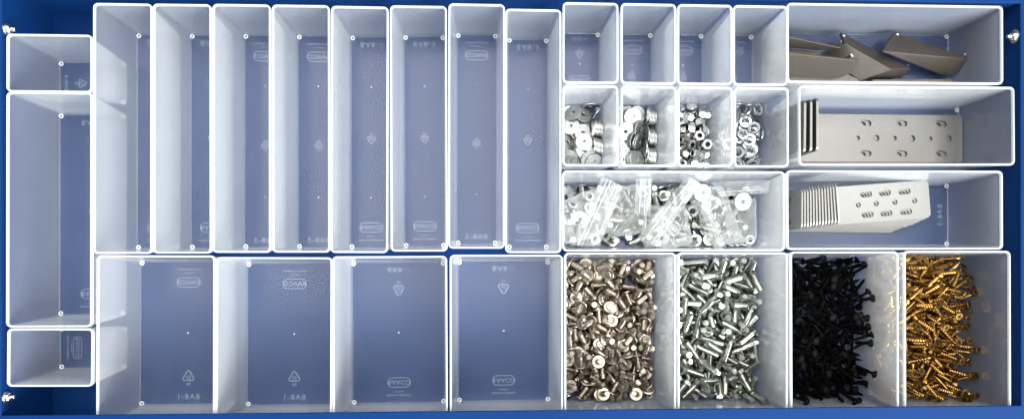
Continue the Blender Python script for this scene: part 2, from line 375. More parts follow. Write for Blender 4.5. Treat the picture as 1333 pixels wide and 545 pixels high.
# where every loose piece came to rest: x y z (1/10 mm) and rotation quaternion (1/100), in its bin
SIM = {
 'n1': {
  'flange': """-344 -615 60 56 -62 -1 -55,-115 -617 60 19 53 -32 -76,90 -593 60 76 -62 -2 -18,358 -663 60 50 50 36 61,-328 -336 60 77 56 -26 -14,-155 -280 61 64 -21 59 45,82 -347 61 79 54 -28 -6,347 -324 61 79 -14 -59 8
-424 3 60 0 60 16 -79,-99 -152 131 58 3 9 81,85 -36 60 45 -47 40 -65,291 -80 60 71 -61 12 -35,-287 159 45 23 95 -3 -23,-184 168 60 66 46 42 -42,91 178 125 97 -22 -11 5,203 94 61 61 24 57 -50
-333 389 62 77 -38 48 -17,-268 310 61 77 9 60 20,89 360 61 23 -30 -56 -74,411 342 36 1 -26 -96 6,-301 665 63 31 71 23 60,-104 543 128 92 0 0 40,85 573 43 14 25 95 14,346 661 33 0 31 95 0
-292 -443 40 14 -84 -52 -5,-176 -453 60 53 -33 -52 -58,190 -607 90 46 -42 -28 -73,369 -510 60 61 -25 -56 -49,-401 -263 61 74 61 -1 -29,-249 -286 97 5 99 4 -13,-7 -312 60 14 -5 -62 -77,261 -479 92 67 46 16 -56
-432 -162 57 5 88 8 -46,-26 -96 161 10 51 -85 -10,49 -18 150 8 24 32 91,427 -51 60 22 62 -2 75,-371 90 60 46 39 -48 64,-66 -98 60 78 6 61 13,191 191 117 41 52 8 74,417 173 60 55 -31 -53 -57
-417 434 45 14 77 -56 28,-216 505 65 69 -67 21 -19,271 374 60 32 61 -10 72,416 440 44 24 76 -60 5,-298 491 35 0 -50 -86 4,-240 669 131 60 0 -8 79,122 429 61 79 56 -23 0,344 527 60 67 -43 -45 41
-192 -669 45 12 74 60 -28,-94 -479 40 7 92 35 14,142 -444 32 0 84 54 0,224 -540 38 3 -86 49 10,-413 -449 60 13 6 -61 78,-168 -197 87 6 42 -29 -85,210 -225 61 55 -31 56 53,324 -185 33 1 -99 -13 1
-224 -75 86 20 51 12 -83,-107 -29 119 1 88 -38 29,187 -79 60 61 50 -36 50,376 -108 127 37 0 0 -93,-265 37 60 21 62 0 -76,21 128 60 71 -58 -22 -33,185 262 60 25 62 3 -75,360 98 52 18 59 -69 -38
-415 246 61 54 72 40 -15,-128 476 61 60 -36 -51 50,-50 364 32 0 -41 91 0,340 405 86 6 -83 -17 53,-414 620 40 11 74 66 8,-14 564 42 17 -75 -62 -12,165 665 42 6 38 -90 -19,416 591 45 24 -78 -58 1
-323 -526 60 77 -2 -62 18,-26 -563 45 9 -3 -95 31,28 -486 47 23 -90 26 25,437 -450 62 66 47 46 37,-326 -235 130 92 6 -6 38,-93 -356 36 7 100 -4 2,64 -223 77 81 57 8 -9,287 -329 124 90 42 -1 -13
-236 -173 32 0 -68 73 0,22 97 163 12 44 89 1,-3 -192 34 1 100 9 -2,259 28 43 18 -15 96 -13,-336 180 116 54 34 14 -75,-72 19 45 12 -88 -35 30,104 58 58 33 -86 -6 38,257 175 46 17 66 67 -29
-437 265 147 84 -6 -52 14,-221 370 127 97 0 0 25,-12 257 44 19 -21 95 -15,332 302 89 77 -38 32 39,-388 529 45 13 -58 75 -30,-160 458 148 64 15 -75 -9,109 670 118 40 71 -49 -31,192 579 62 71 34 -53 31
-235 -530 106 86 -32 27 30,-89 -670 131 14 -8 -9 -98,119 -520 82 35 92 7 18,416 -619 113 90 -36 4 22,-345 -421 117 74 18 65 -1,18 -293 143 28 81 50 -14,199 -400 87 18 42 29 -84,415 -358 101 7 4 -96 -26
-304 -66 32 0 86 -51 0,-70 -252 131 21 -32 88 -30,62 -119 127 24 -96 -2 -14,427 3 137 77 -8 37 -52,-139 110 101 12 -89 12 43,-73 179 63 52 -60 -48 -38,64 262 146 34 -56 64 41,418 149 152 5 -92 -40 -3
-201 274 107 8 -98 -10 15,-110 263 36 2 54 84 6,196 351 101 15 -51 72 44,366 477 136 8 -69 46 -55,-227 572 131 51 -84 -13 -13,-185 600 40 0 82 56 -14,127 504 109 89 8 39 23,270 610 101 2 -95 29 12
-414 -530 77 8 48 80 -36,-90 -553 207 44 -15 61 -65,6 -668 91 13 -38 -91 -9,304 -582 61 10 60 -78 17,-420 -310 133 7 -81 56 -13,-236 -401 110 31 86 -42 0,113 -281 119 40 88 -5 24,417 -192 52 14 -13 -98 1
-386 -81 64 12 -63 31 70,-184 11 93 4 12 -85 -52,143 -62 143 15 -85 47 -20,144 -161 151 56 4 -5 -82,-435 154 107 27 -84 -7 46,-49 156 141 10 -27 94 21,237 116 157 72 12 65 21,299 158 128 29 -25 -46 80
-371 509 142 35 12 -91 17,-117 376 92 15 56 49 -65,14 419 65 13 83 -38 -39,279 329 160 23 81 48 -24,-240 556 215 5 -71 65 -27,-90 662 45 8 -84 46 -28,46 666 63 15 55 82 -8,419 682 125 14 -61 -66 -41
-418 -676 109 48 15 46 -73,-73 -552 115 31 -69 48 -44,195 -496 150 30 -20 91 -22,286 -668 117 9 -57 79 -21,-418 -189 145 14 -91 36 13,-61 -417 101 32 -74 56 20,166 -350 158 32 41 85 -9,192 -243 152 90 -37 -22 -2
-441 63 136 63 31 -59 -40,-191 84 183 23 -87 35 -25,206 -86 213 30 -89 18 -29,361 77 160 35 -69 62 14,-228 101 97 10 60 67 -43,-77 318 194 9 34 6 93,2 233 195 98 -9 -5 -15,343 226 177 9 -39 91 8
-340 328 148 1 87 47 -11,-170 340 194 3 -43 53 -73,13 330 103 55 -32 -75 18,257 430 151 65 -10 73 -19,-341 591 100 6 -94 0 -35,-42 664 113 15 -76 -61 13,120 582 153 41 84 24 -28,346 586 128 41 -63 -9 -65
-280 -683 80 53 79 -27 -13,-65 -650 188 11 59 -80 4,129 -669 110 23 -78 57 -7,381 -452 125 18 -10 96 -19,-412 -143 216 44 72 50 -20,-174 -337 122 30 -26 -83 -38,32 -387 114 17 35 90 19,377 -248 115 22 33 -85 35
-416 -67 159 33 90 -27 8,-52 1 190 10 81 -28 51,250 -61 145 28 96 -6 7,243 -143 104 3 -20 -97 -15,-301 241 177 20 -2 93 29,-123 202 200 68 -69 -21 -12,144 238 181 41 27 83 -25,419 242 127 14 -55 -82 6
-326 426 146 18 22 -92 28,42 365 179 48 15 85 -15,27 455 143 35 69 63 4,363 338 183 44 -3 85 30,-374 672 151 11 63 -62 -45,-106 630 175 6 94 6 -32,-22 572 186 94 20 -17 -22,349 530 204 45 43 -76 17
-397 -576 145 11 13 -99 0,43 -620 146 14 -12 -86 49,135 -570 165 15 -91 37 -7,384 -555 141 32 89 -12 30,-304 -338 166 34 80 48 -15,-116 -322 190 7 94 34 -1,274 -279 200 58 -78 -23 -9,366 -339 180 57 -45 -14 -67
-354 -3 149 44 -83 -30 -15,-263 -117 168 32 87 -20 32,116 39 157 3 -21 -91 35,316 1 123 4 -45 -86 -22,-284 69 183 30 89 32 -11""",
 },
 'n2': {
  'hex': """-236 -429 54 27 67 -8 69,77 -679 49 2 -2 -68 73,180 -566 49 15 51 45 -72,-283 -147 49 68 -54 -41 -28,37 -355 49 25 -67 -12 69,378 -265 41 0 -98 20 0,-167 136 49 53 65 -19 51,4 282 49 64 -58 36 35
318 155 49 15 -51 45 72,-372 580 55 26 76 -8 -59,-70 671 49 49 -46 51 -54,333 343 49 69 -52 -44 -24,-413 -444 49 8 8 -68 -73,-114 -462 52 22 48 -55 65,209 -428 97 54 -15 -68 47,-236 43 49 65 -61 -31 33
38 -173 55 18 -53 -55 -62,155 -211 49 14 -64 -22 72,-421 202 49 40 31 61 -62,79 88 49 38 33 -60 63,198 339 61 54 84 8 5,-216 566 44 2 -100 6 2,21 407 49 70 51 -45 23,168 557 59 17 24 78 56
-421 -676 56 28 43 -65 56,-253 -352 111 17 66 12 72,421 -538 49 65 57 -37 33,-382 -131 49 69 -51 -45 -24,-430 -41 49 20 -66 -17 71,425 -127 61 64 -75 -16 -7,-337 263 49 40 -31 -60 -62,-186 337 63 49 37 -79 -4
364 -17 64 32 23 -85 34,-102 436 44 3 42 -91 0,-55 519 49 19 -18 -66 70,399 435 49 30 -40 55 67,-115 -671 57 63 61 44 -19,30 -449 56 55 -67 -39 -31,254 -601 126 62 14 62 -46,-144 -229 49 72 -67 -13 14
-59 -178 61 7 15 80 57,6 72 113 81 -48 -30 -18,-270 266 113 45 -65 -17 -58,-100 67 42 0 72 -70 1,243 -32 49 70 49 47 -21,-305 435 67 53 83 8 -17,-115 584 61 32 -56 -35 -68,318 531 49 15 51 45 -72
-314 -496 49 73 -68 -2 3,-41 -599 59 50 71 38 -31,340 -503 54 62 -51 43 40,-178 -125 60 16 22 79 55,-48 -2 61 52 -57 -62 -11,433 -158 152 14 -20 70 67,-253 153 109 40 -64 -13 -64,-170 218 115 12 40 39 -82
161 14 94 26 70 -38 -55,-340 586 171 91 -39 12 0,424 409 124 30 -51 51 -62,420 543 63 42 91 0 0,-213 -677 43 0 0 -100 -2,-40 -662 132 52 64 -34 45,109 -378 121 11 18 -97 -11,-311 -65 116 72 34 -60 -13
-25 -212 139 18 -10 78 59,206 -305 64 34 -1 -92 -18,-358 62 165 61 38 -48 -51,-88 193 62 28 86 5 -43,419 303 110 1 -9 -100 -4,-380 676 41 0 50 87 0,115 370 42 0 88 -47 -1,233 490 63 22 44 79 -37
-226 -593 88 37 -83 -37 21,77 -680 147 66 54 35 -38,123 -465 163 69 -55 25 39,-334 -229 112 0 -94 32 9,86 -268 74 42 -7 -88 -20,293 -276 76 3 -96 27 -9,-431 380 117 18 15 -53 82,142 -95 63 38 7 88 -26
181 214 49 51 -66 17 52,-428 509 152 65 45 39 -48,174 677 43 1 87 -50 1,304 599 103 42 -84 15 33,-255 -496 133 8 35 -71 60,-152 -439 131 61 -64 24 40,274 -508 113 23 77 50 33,-97 -98 120 20 66 -57 -44
-177 -283 153 38 81 -13 42,300 -99 67 24 93 -27 3,-150 120 157 22 -53 -63 -52,-33 155 126 5 -9 94 33,258 384 113 30 83 32 34,-349 358 41 0 -100 5 0,-15 466 117 14 72 -40 55,284 678 47 3 50 86 -5
-364 -436 140 75 -56 -32 -16,-415 -524 165 26 5 -55 -79,419 -650 63 18 46 81 -31,-432 -136 136 9 -70 71 1,67 -60 199 4 -36 -51 79,333 -171 114 24 69 21 65,-425 169 148 38 -34 65 57,70 225 108 7 -17 98 -5
417 197 114 56 -74 37 -7,-337 430 148 12 -59 37 71,26 362 197 80 -41 43 8,279 529 179 24 66 55 45,-320 -404 232 17 54 -35 -75,-177 -549 193 47 -60 -13 -64,204 -676 41 0 -87 50 0,-428 199 234 2 43 90 -3
426 -683 163 7 0 -100 -6,415 -48 148 14 -83 -21 -50,-300 -4 179 32 75 51 -27,149 137 106 10 27 96 5,275 268 55 14 92 36 -11,-155 493 119 10 -93 -36 -1,88 648 94 28 47 84 0,426 536 153 27 -78 52 22
-125 -354 213 18 -39 -90 -7,3 -529 154 39 -10 91 -9,376 -428 122 20 32 -90 19,-426 -249 41 0 26 97 0,-50 -27 149 26 53 80 9,183 -64 145 20 90 36 15,-317 158 184 7 21 -86 47,145 284 127 26 -92 27 -6
266 80 108 7 -99 9 -3,-300 675 110 60 31 -71 -18,-431 268 116 5 96 26 5,336 244 143 38 -37 82 -20,-84 -601 202 8 -96 23 -11,25 -422 174 66 40 -56 31,267 -447 181 57 -71 7 41,-158 -179 154 48 2 -84 -25
163 -137 194 56 -81 13 -16,221 -239 137 29 85 -3 -44,-349 270 159 33 64 -59 -37,-38 205 209 69 49 52 -1,249 205 118 27 -88 -28 -27,-235 451 118 23 42 -78 -40,1 551 160 21 -82 38 -36,86 563 129 3 2 93 -36
-308 -568 196 55 -37 73 16,53 -220 178 10 83 -28 47,323 -681 106 6 -50 -86 -3,-343 -150 164 35 76 -33 44,-134 201 218 1 40 87 -28,228 -10 204 17 81 -12 55""",
 },
 'n3': {
  'black': """-158 -251 13 -64 48 -56 -21,-132 -416 39 5 -21 -64 -74,189 -291 39 57 -20 64 47,86 -336 39 73 65 17 -10,436 -285 40 64 55 -39 37,474 -378 14 66 13 73 14,150 33 39 74 -21 64 -6,168 378 11 -67 67 -32 4
171 -14 39 38 -40 -54 -63,-75 53 14 -65 9 -73 18,145 394 17 -66 60 -43 16,480 317 168 76 4 51 -40,-432 181 39 39 39 -55 63,-127 306 39 49 61 29 55,-202 -264 10 -66 63 -39 11,-44 -373 38 33 -65 -45 51
450 -450 274 -85 7 -15 49,99 -16 27 -69 33 -64 -5,-57 -322 39 2 -72 27 -64,187 -277 40 61 67 -9 -42,-278 21 42 73 -53 41 14,-45 90 42 52 -43 64 37,474 79 14 -24 74 -2 63,-226 120 39 44 65 17 -59
-107 229 87 4 -28 -60 -74,220 235 39 14 -56 -37 -73,-269 608 5 1 -52 -85 4,216 534 16 19 73 8 65,-198 -338 55 -58 49 -63 -16,245 -723 14 65 45 59 -18,137 -690 39 2 62 -27 74,-268 25 96 -22 31 55 74
-46 -246 39 66 44 51 34,345 -255 11 8 38 -92 -8,-437 43 39 72 -66 11 16,164 54 74 -70 1 -66 27,224 96 39 62 12 -66 40,-177 223 137 65 46 -34 50,96 338 75 66 -62 -43 -1,278 358 41 1 -71 16 -69
-32 390 14 -39 16 -72 55,-82 557 39 74 32 60 -7,-244 -311 77 19 -59 -45 -65,312 -462 107 49 16 66 -54,335 -517 39 1 68 -31 66,-436 -349 36 7 22 -82 53,-26 -300 47 41 -9 -83 38,398 -102 38 37 -79 -18 -45
-361 52 39 50 -67 -41 -37,131 -146 30 -34 30 -78 44,208 -160 90 9 67 6 74,-338 202 22 2 92 29 27,215 589 83 -68 5 -65 -34,399 111 108 69 17 59 -38,-438 305 60 1 55 -82 14,-95 687 39 69 -19 -69 8
72 -714 106 50 59 -18 61,443 -319 33 6 56 71 43,436 -434 7 1 -98 -19 7,-203 -353 123 66 -55 27 43,-158 -159 63 14 -79 25 -55,249 -302 33 23 69 -55 -41,-257 75 101 21 24 -70 -64,6 -211 85 32 -51 60 -52
211 33 46 53 80 0 27,-165 425 125 48 18 57 65,24 338 88 25 -20 -70 -64,152 436 37 43 26 -78 37,-115 433 79 5 -34 75 -56,20 735 286 -94 21 -26 -7,-258 -632 6 2 -51 86 4,-52 -679 25 28 -62 -71 14
33 -455 31 25 -89 23 -31,-118 -343 59 31 -51 75 29,-81 -431 108 68 26 -68 0,352 -332 134 27 -56 78 -6,-188 -116 288 60 8 -2 80,67 -90 90 46 67 -33 48,478 16 150 21 62 -28 70,-291 273 36 9 45 -71 -53
335 558 89 -65 62 -40 19,356 306 327 -78 29 -11 54,283 483 39 48 64 -21 56,434 374 39 71 67 10 -18,-233 -725 117 13 51 -31 79,42 -722 201 -44 35 -28 78,432 -513 2 0 5 -100 0,-355 -357 39 63 74 -2 24
190 -275 104 -2 70 17 69,343 -147 135 63 -65 27 -34,-437 155 35 32 -48 73 37,-259 -36 153 42 53 -24 70,111 -84 79 63 76 18 -4,-286 296 97 3 -34 94 8,-21 224 108 50 26 81 -17,368 165 120 63 69 11 34
-183 466 110 83 -13 54 7,375 452 40 71 67 -3 22,-146 -729 184 75 49 -3 45,74 -609 67 43 57 61 -33,433 27 9 32 18 78 51,-311 -270 77 14 26 83 46,-87 -244 107 64 -36 68 -2,104 -171 146 72 51 46 -14
-392 47 125 35 -63 47 51,-56 -97 150 72 -52 -46 -2,179 -52 112 70 67 22 1,-396 376 51 13 13 -93 -33,-115 363 37 3 -77 -27 58,334 545 135 65 -67 -23 -28,443 405 111 4 28 -57 77,452 264 50 60 26 74 -16
-237 -453 144 33 -51 -46 -65,-96 -618 24 14 -93 31 -13,266 -538 39 15 41 70 56,-310 -213 126 16 -82 12 53,-89 -263 188 75 26 60 -14,171 -128 150 64 68 26 26,-354 331 233 66 32 -1 68,-115 -3 113 57 23 70 -37
375 32 48 11 -99 -4 11,-197 439 172 86 14 48 8,-47 280 58 49 60 63 1,156 311 151 26 -55 -49 -62,113 622 82 68 -58 44 -5,278 569 48 14 93 18 -30,-353 -546 227 77 -5 31 56,-188 -528 118 37 -74 53 17
342 -506 80 6 94 28 -17,-266 -425 144 29 66 56 -41,-14 -235 180 75 48 45 0,280 -328 157 32 -65 32 -62,-167 19 172 24 24 72 60,-74 70 146 29 -16 88 34,223 115 118 4 21 82 54,-205 335 129 28 93 -16 20
-10 322 118 38 65 62 23,441 385 363 -17 27 25 92,-312 504 24 12 -86 -42 26,401 714 230 -74 51 -29 32,-409 -634 206 15 -79 -28 52,-9 -553 182 65 68 23 24,148 -473 66 53 -82 17 11,-270 -304 335 -34 20 -17 90
36 -224 206 21 -21 69 66,152 -249 128 23 -9 94 -25,-7 346 272 -80 24 -46 -31,-37 20 182 22 -48 52 67,127 113 174 39 -45 63 50,19 360 208 5 -27 -59 -76,76 342 150 67 -61 36 22,372 335 163 54 -29 -36 -70
-391 687 40 31 -63 -44 56,305 673 3 40 60 59 36,-435 -398 7 6 -23 97 0,-58 -541 123 33 -76 15 53,472 -575 279 -91 1 -39 12,-219 -243 296 2 42 -10 90,-286 -643 174 44 37 64 -51,124 -415 89 27 -60 75 7
-232 42 214 43 31 61 60,-26 80 180 47 33 -67 47,242 -46 63 23 -67 66 24,-55 414 111 2 -60 -79 -10,172 553 127 65 -63 41 -11,249 331 185 20 -59 -42 -66,-435 551 27 16 59 -73 31,309 685 38 2 64 76 -8
-363 -691 128 15 -82 55 -11,-23 -694 182 1 -82 56 -13,359 -574 13 10 -39 -91 -11,-277 -334 226 7 10 96 24,182 -177 164 3 -96 23 -13,294 -275 146 34 89 -10 -28,115 48 298 -17 48 35 79,409 6 283 92 21 13 30
473 22 306 -97 13 -4 20,103 382 146 15 -65 74 -8,442 212 172 23 96 9 13,401 554 103 7 65 74 -18,411 686 2 0 56 83 0,440 656 282 -66 1 -11 -74,-442 -472 66 21 18 -96 2,-118 -571 136 13 6 99 5
429 -609 13 7 -5 -99 14,-374 -650 433 81 31 -6 50,-1 -479 164 51 49 63 -32,244 -220 165 2 20 -97 -15,-311 -45 233 46 -50 60 43,-190 206 215 18 -86 -9 46,458 -17 321 23 47 -24 82,-304 351 133 67 67 22 24
477 317 378 51 2 10 86,402 194 99 15 -62 74 23,-353 545 30 1 -37 84 -40,-73 515 63 6 -7 -98 -20,-442 -629 150 14 -97 -19 -10,210 -573 179 -53 49 -57 40,286 -414 361 76 5 13 64,-441 -357 115 43 70 -44 35
46 -280 270 -62 62 21 43,312 -79 131 18 -30 93 -8,-266 120 84 34 81 -19 45,23 -14 343 88 26 36 -18,279 141 437 -26 14 4 95,-177 341 174 -65 51 -50 -25,-109 112 242 3 -86 42 -28,472 107 284 83 2 9 -55
-293 545 83 1 53 -71 47,100 589 119 2 -86 50 9,-439 -538 102 12 -96 -23 -10,287 -531 210 71 25 61 27,217 -517 91 21 87 -44 -7,-444 -376 189 63 76 17 -7,55 -106 198 18 -17 -97 5,420 -47 344 97 2 10 21
-335 58 166 13 96 -21 15,-134 50 188 43 5 80 -42,282 71 148 11 -99 -7 -1,-386 294 224 55 -46 48 50,71 439 387 88 11 8 45,162 437 136 12 81 -56 11,-350 529 117 5 -53 -81 -27,-82 634 168 34 -91 24 -7
-426 -689 70 5 -97 -20 -10,-245 -531 177 6 15 98 6,357 -682 3 1 -50 -86 1,-305 -281 481 -10 20 -5 97,288 -447 395 88 5 23 41,109 -301 178 19 95 -24 8,-443 18 161 7 82 -55 13,-49 -41 198 12 -92 -19 -31
53 71 181 9 -85 51 5,-256 573 156 8 30 79 54,-251 136 246 7 4 98 19,227 484 123 10 78 -61 4,-191 642 72 15 94 -9 30,-92 550 111 34 2 92 -19,-226 -712 416 -19 12 -6 97,314 -456 214 -52 13 -53 -66
283 -593 215 36 89 22 21,-443 -41 217 8 -28 96 1,-112 -160 187 24 -27 93 0,478 -142 342 -98 6 -6 20,-400 -163 195 9 94 32 7,-189 62 224 20 -40 88 15,302 7 65 11 -93 -32 14,-278 80 267 65 -34 62 27
17 134 480 76 21 -8 61,162 117 383 0 11 -42 90,-413 588 122 20 -61 73 24,2 609 72 10 96 -7 -24,-11 -432 448 -90 22 -11 35,44 -652 182 6 49 87 -2,203 -692 147 8 -98 19 -7,-195 -215 537 5 22 4 97
72 -391 257 50 -6 -67 -55,-100 -337 224 29 -72 62 5,-6 -52 266 3 -71 58 -40,-161 -102 488 83 13 7 54,470 -52 378 -89 26 -31 19,-307 92 418 97 15 3 20,2 389 229 25 81 51 -11,318 151 444 -75 6 -20 62
-341 591 162 14 -57 -75 -31,68 462 369 87 26 21 35,-50 -590 463 -80 15 0 58,272 -724 422 76 6 25 -60,344 -621 287 -74 6 -6 67,-281 -352 465 -35 19 -9 91,-42 -425 389 1 32 6 94,195 -373 179 2 -15 97 18
291 81 452 -85 18 -12 48,165 341 166 32 59 -71 22,250 135 479 87 10 14 47,-131 440 124 15 -96 -25 1,220 277 220 2 -23 -97 -4,253 405 126 18 -14 -95 23,-296 352 174 13 73 -67 0,71 509 401 31 8 -4 95
434 -684 2 0 79 61 0,175 -574 442 -68 19 6 71,259 -637 159 13 -35 -92 -15,-25 -361 255 19 -55 79 -21,-4 -284 225 30 -31 90 -6,191 -294 178 15 43 86 -22,-228 245 201 5 43 90 -6,214 -108 194 3 74 -65 18
251 -2 144 2 94 -23 -27,-209 347 486 12 23 10 96,-144 292 199 16 -51 -83 -18,405 362 152 26 82 48 -13,-34 731 360 -97 9 -23 -7,-9 596 156 10 -91 37 -14,184 -249 391 -48 26 18 82,344 -725 357 93 3 12 -34
342 -543 194 27 12 95 -12,482 -449 405 11 17 -10 97""",
 },
 'n4': {
  'gold': """3 -390 19 -68 36 -64 -8,15 -438 37 27 -1 68 68,-295 -271 37 37 9 68 63,6 -212 37 60 36 58 42,151 80 21 -57 69 -25 38,393 -197 13 67 18 71 10,6 116 37 59 -66 17 -44,348 109 13 -56 40 -61 38
-347 359 38 46 -31 61 57,233 138 18 51 73 -8 45,-45 329 19 61 47 56 31,79 427 37 38 55 41 63,-438 -618 37 62 76 -12 15,-57 -509 84 71 68 0 18,40 -133 15 -53 53 -51 42,11 -265 37 65 -44 -52 33
67 115 78 -72 35 -59 -10,365 25 21 -50 68 -27 47,-150 224 37 59 -66 16 -43,163 134 101 14 39 43 -80,-256 323 38 58 -75 8 -30,187 433 145 -8 54 -16 82,-293 582 37 57 -33 -60 46,282 555 17 -34 58 -44 59
412 -617 39 14 3 68 -72,328 -481 39 19 17 -70 67,-439 -233 27 36 -91 19 2,277 -659 16 68 66 31 3,198 69 13 -62 58 -52 8,177 -245 39 8 -14 97 -16,121 242 38 56 -70 42 -11,390 -11 254 58 14 27 -75
402 227 35 55 29 78 0,461 27 112 68 -23 51 -47,-351 521 37 4 64 -22 -73,439 164 38 57 -60 -32 -46,-69 -271 21 -51 69 -24 46,62 -346 31 1 -82 -36 -45,-57 -388 215 60 -10 37 -70,-56 -301 18 0 -68 71 18
-192 -75 26 33 -77 55 9,130 -48 94 42 60 31 -61,-195 281 37 16 -56 -39 -71,409 -147 29 38 77 -20 46,-144 654 58 38 23 -89 4,473 371 324 -96 20 -2 19,-165 719 291 -94 8 -5 32,298 713 183 70 25 42 52
-388 -508 37 60 -15 -67 -42,87 -436 37 73 -66 19 8,-359 -262 41 30 50 81 -6,153 -356 34 44 -5 86 26,-90 111 18 -34 72 15 59,25 -143 38 60 -66 -46 2,-227 77 40 35 21 65 64,263 -63 38 15 41 -61 -66
445 348 31 43 -2 88 19,438 206 10 9 -98 -19 4,-129 511 37 62 65 -42 -11,439 462 39 49 75 -23 37,-287 -398 108 57 43 54 -45,-27 -714 326 -35 2 -11 93,230 -426 112 42 39 54 61,178 -618 34 19 84 2 50
-236 -282 66 44 12 69 -56,32 -135 119 73 5 -64 -23,-439 223 37 17 -11 67 71,369 359 40 28 64 46 55,-438 320 12 11 55 83 -6,375 165 75 41 88 -22 1,26 516 37 72 13 -67 -14,472 719 39 -47 63 -31 53
-253 -510 34 13 77 -41 48,143 -720 51 -20 42 -63 62,-84 -525 278 78 24 -2 58,203 -368 34 23 -86 2 45,-181 -35 169 82 25 45 24,341 -176 50 24 79 2 57,-64 230 47 -28 38 -68 56,348 30 254 72 40 28 50
56 483 159 -81 52 8 24,378 289 257 93 28 11 19,88 718 256 92 2 31 23,473 410 292 55 6 2 83,-116 -583 19 18 -90 36 15,184 -689 37 42 -58 -36 60,-219 -374 93 63 -69 14 32,-74 -153 88 23 50 -59 -59
-205 96 34 4 -83 -22 51,24 5 97 69 -55 46 -9,-393 283 69 4 -56 81 -18,-34 179 93 16 70 -18 67,-53 284 15 15 14 -97 9,328 36 291 -70 1 -50 51,2 562 202 90 -2 43 1,43 384 181 78 17 52 31
-294 -512 89 55 -29 73 29,122 -522 98 74 -48 -42 21,-272 -455 118 21 51 -70 -45,439 -523 59 8 26 -96 6,129 19 112 -47 75 -13 44,248 -9 84 7 50 72 48,-270 188 94 40 -71 -13 -57,-162 430 78 58 38 -73 2
-171 415 122 25 61 58 47,381 191 308 -53 20 0 82,227 234 137 55 45 46 54,319 549 16 11 98 -2 -14,-153 -594 368 89 1 17 -42,442 -675 107 73 57 32 20,476 -214 368 -83 11 0 55,448 -280 33 13 53 69 48
-158 -70 136 74 9 65 14,436 -100 27 6 -4 -99 -13,-232 116 102 38 26 72 52,230 128 102 17 56 -79 -18,-441 147 73 6 19 98 -2,413 524 99 58 27 57 52,-378 215 107 26 78 18 -54,177 639 36 29 64 54 47
-95 -685 5 -33 32 -82 34,49 -626 133 30 -66 57 -38,-132 -257 80 49 43 74 16,323 -479 141 56 -65 31 -42,-33 -183 390 -83 12 -9 54,381 -129 367 -36 6 -3 93,-267 46 177 2 -49 -43 -76,-221 173 108 41 -9 -75 -50
-243 525 67 39 64 -65 -15,250 389 98 61 72 31 15,-440 432 50 17 13 71 -67,243 489 90 46 5 77 -44,-378 -688 8 3 19 98 6,151 -662 70 9 -59 -80 -8,-324 -388 170 23 28 -58 73,358 0 349 43 6 19 88
-264 -64 186 58 -66 43 22,-14 -126 229 62 53 35 45,-60 -71 285 88 10 37 -28,70 37 65 29 29 -91 0,-259 351 225 49 -36 -49 -63,416 535 280 -33 15 14 92,-422 391 30 1 -84 -31 44,363 693 161 49 -39 30 -72
-170 -638 113 2 46 -88 -12,107 -539 121 48 61 62 12,-371 -495 73 9 58 -80 13,277 -329 63 2 -44 -90 -7,-445 -75 165 4 98 20 5,337 38 408 72 4 19 67,-376 186 124 36 -56 -61 -42,261 341 94 17 -32 -93 -1
107 424 182 -36 48 -50 62,420 517 327 -86 25 5 44,-181 487 150 82 7 49 28,261 451 163 13 -16 66 -72,-189 -413 140 17 -98 0 -5,353 -486 449 93 13 13 32,-443 -285 140 21 55 78 -20,-138 -391 216 43 -73 -48 -24
-445 -3 166 6 19 98 0,61 -126 202 74 58 32 -11,-310 209 152 10 -1 81 58,-54 29 137 19 -92 -35 -6,-82 306 95 37 -75 51 -19,-93 121 151 40 28 82 31,-211 627 93 63 40 66 12,359 637 300 -71 24 -31 -59
-231 -687 42 6 -40 -92 -4,325 -721 350 -55 4 -9 83,-198 -286 130 56 -79 13 -21,331 -528 231 -72 6 -59 36,-107 53 222 67 -2 69 27,35 -147 272 61 40 49 -48,107 202 121 -22 83 -16 49,409 246 320 88 3 27 38
80 442 300 -84 30 -39 21,4 257 151 64 -17 72 20,-375 611 17 14 78 59 13,329 392 155 33 66 65 -17,306 -591 115 5 77 22 60,438 -389 6 0 98 20 -4,-370 -257 170 11 97 13 15,25 -294 96 31 88 36 -1
-166 -107 152 59 -70 31 27,308 -192 74 23 38 -89 -11,-39 290 164 -56 68 -40 25,42 94 113 28 57 -76 -17,-375 499 67 19 50 85 6,187 361 123 10 -98 -7 14,-181 626 138 -69 51 -52 1,153 478 182 7 -80 12 -59
111 -382 181 21 32 78 49,425 -709 336 19 7 -2 98,-374 -331 180 21 67 71 7,88 -360 107 37 83 40 16,-255 33 516 23 10 9 96,242 -129 405 -85 6 -4 52,-441 228 75 9 82 -55 13,114 162 372 -89 28 -16 -30
-344 337 73 2 -55 83 8,90 334 144 2 76 -64 12,-143 687 410 -29 17 2 94,275 526 86 23 67 -69 16,-304 -688 7 5 -98 19 2,369 -727 379 97 14 3 18,163 -376 234 40 -62 -26 -63,271 -269 21 22 95 17 16
-445 87 165 9 97 -19 8,371 -337 360 93 27 23 -12,-335 231 174 15 -36 87 -28,143 270 147 28 89 33 -11,-384 574 114 34 -60 -72 9,250 403 140 4 1 -100 -6,-69 511 257 76 3 58 -29,262 584 38 17 92 35 -4
-197 -416 483 -94 9 -12 31,338 -599 181 35 -36 72 -47,-247 -302 173 11 32 94 -9,366 -245 64 5 79 -60 -10,-398 45 209 0 54 -82 19,131 -75 172 0 -66 64 -40,-387 132 182 9 -17 97 -17,64 198 211 66 34 67 -5
97 689 185 -5 68 49 54,272 588 421 34 19 14 91,-148 649 134 19 -88 44 3,150 700 261 59 -53 55 -27,-126 -691 70 4 -83 55 4,280 -673 179 47 78 17 36,-85 -283 115 3 92 -40 -1,364 -660 497 83 9 9 54
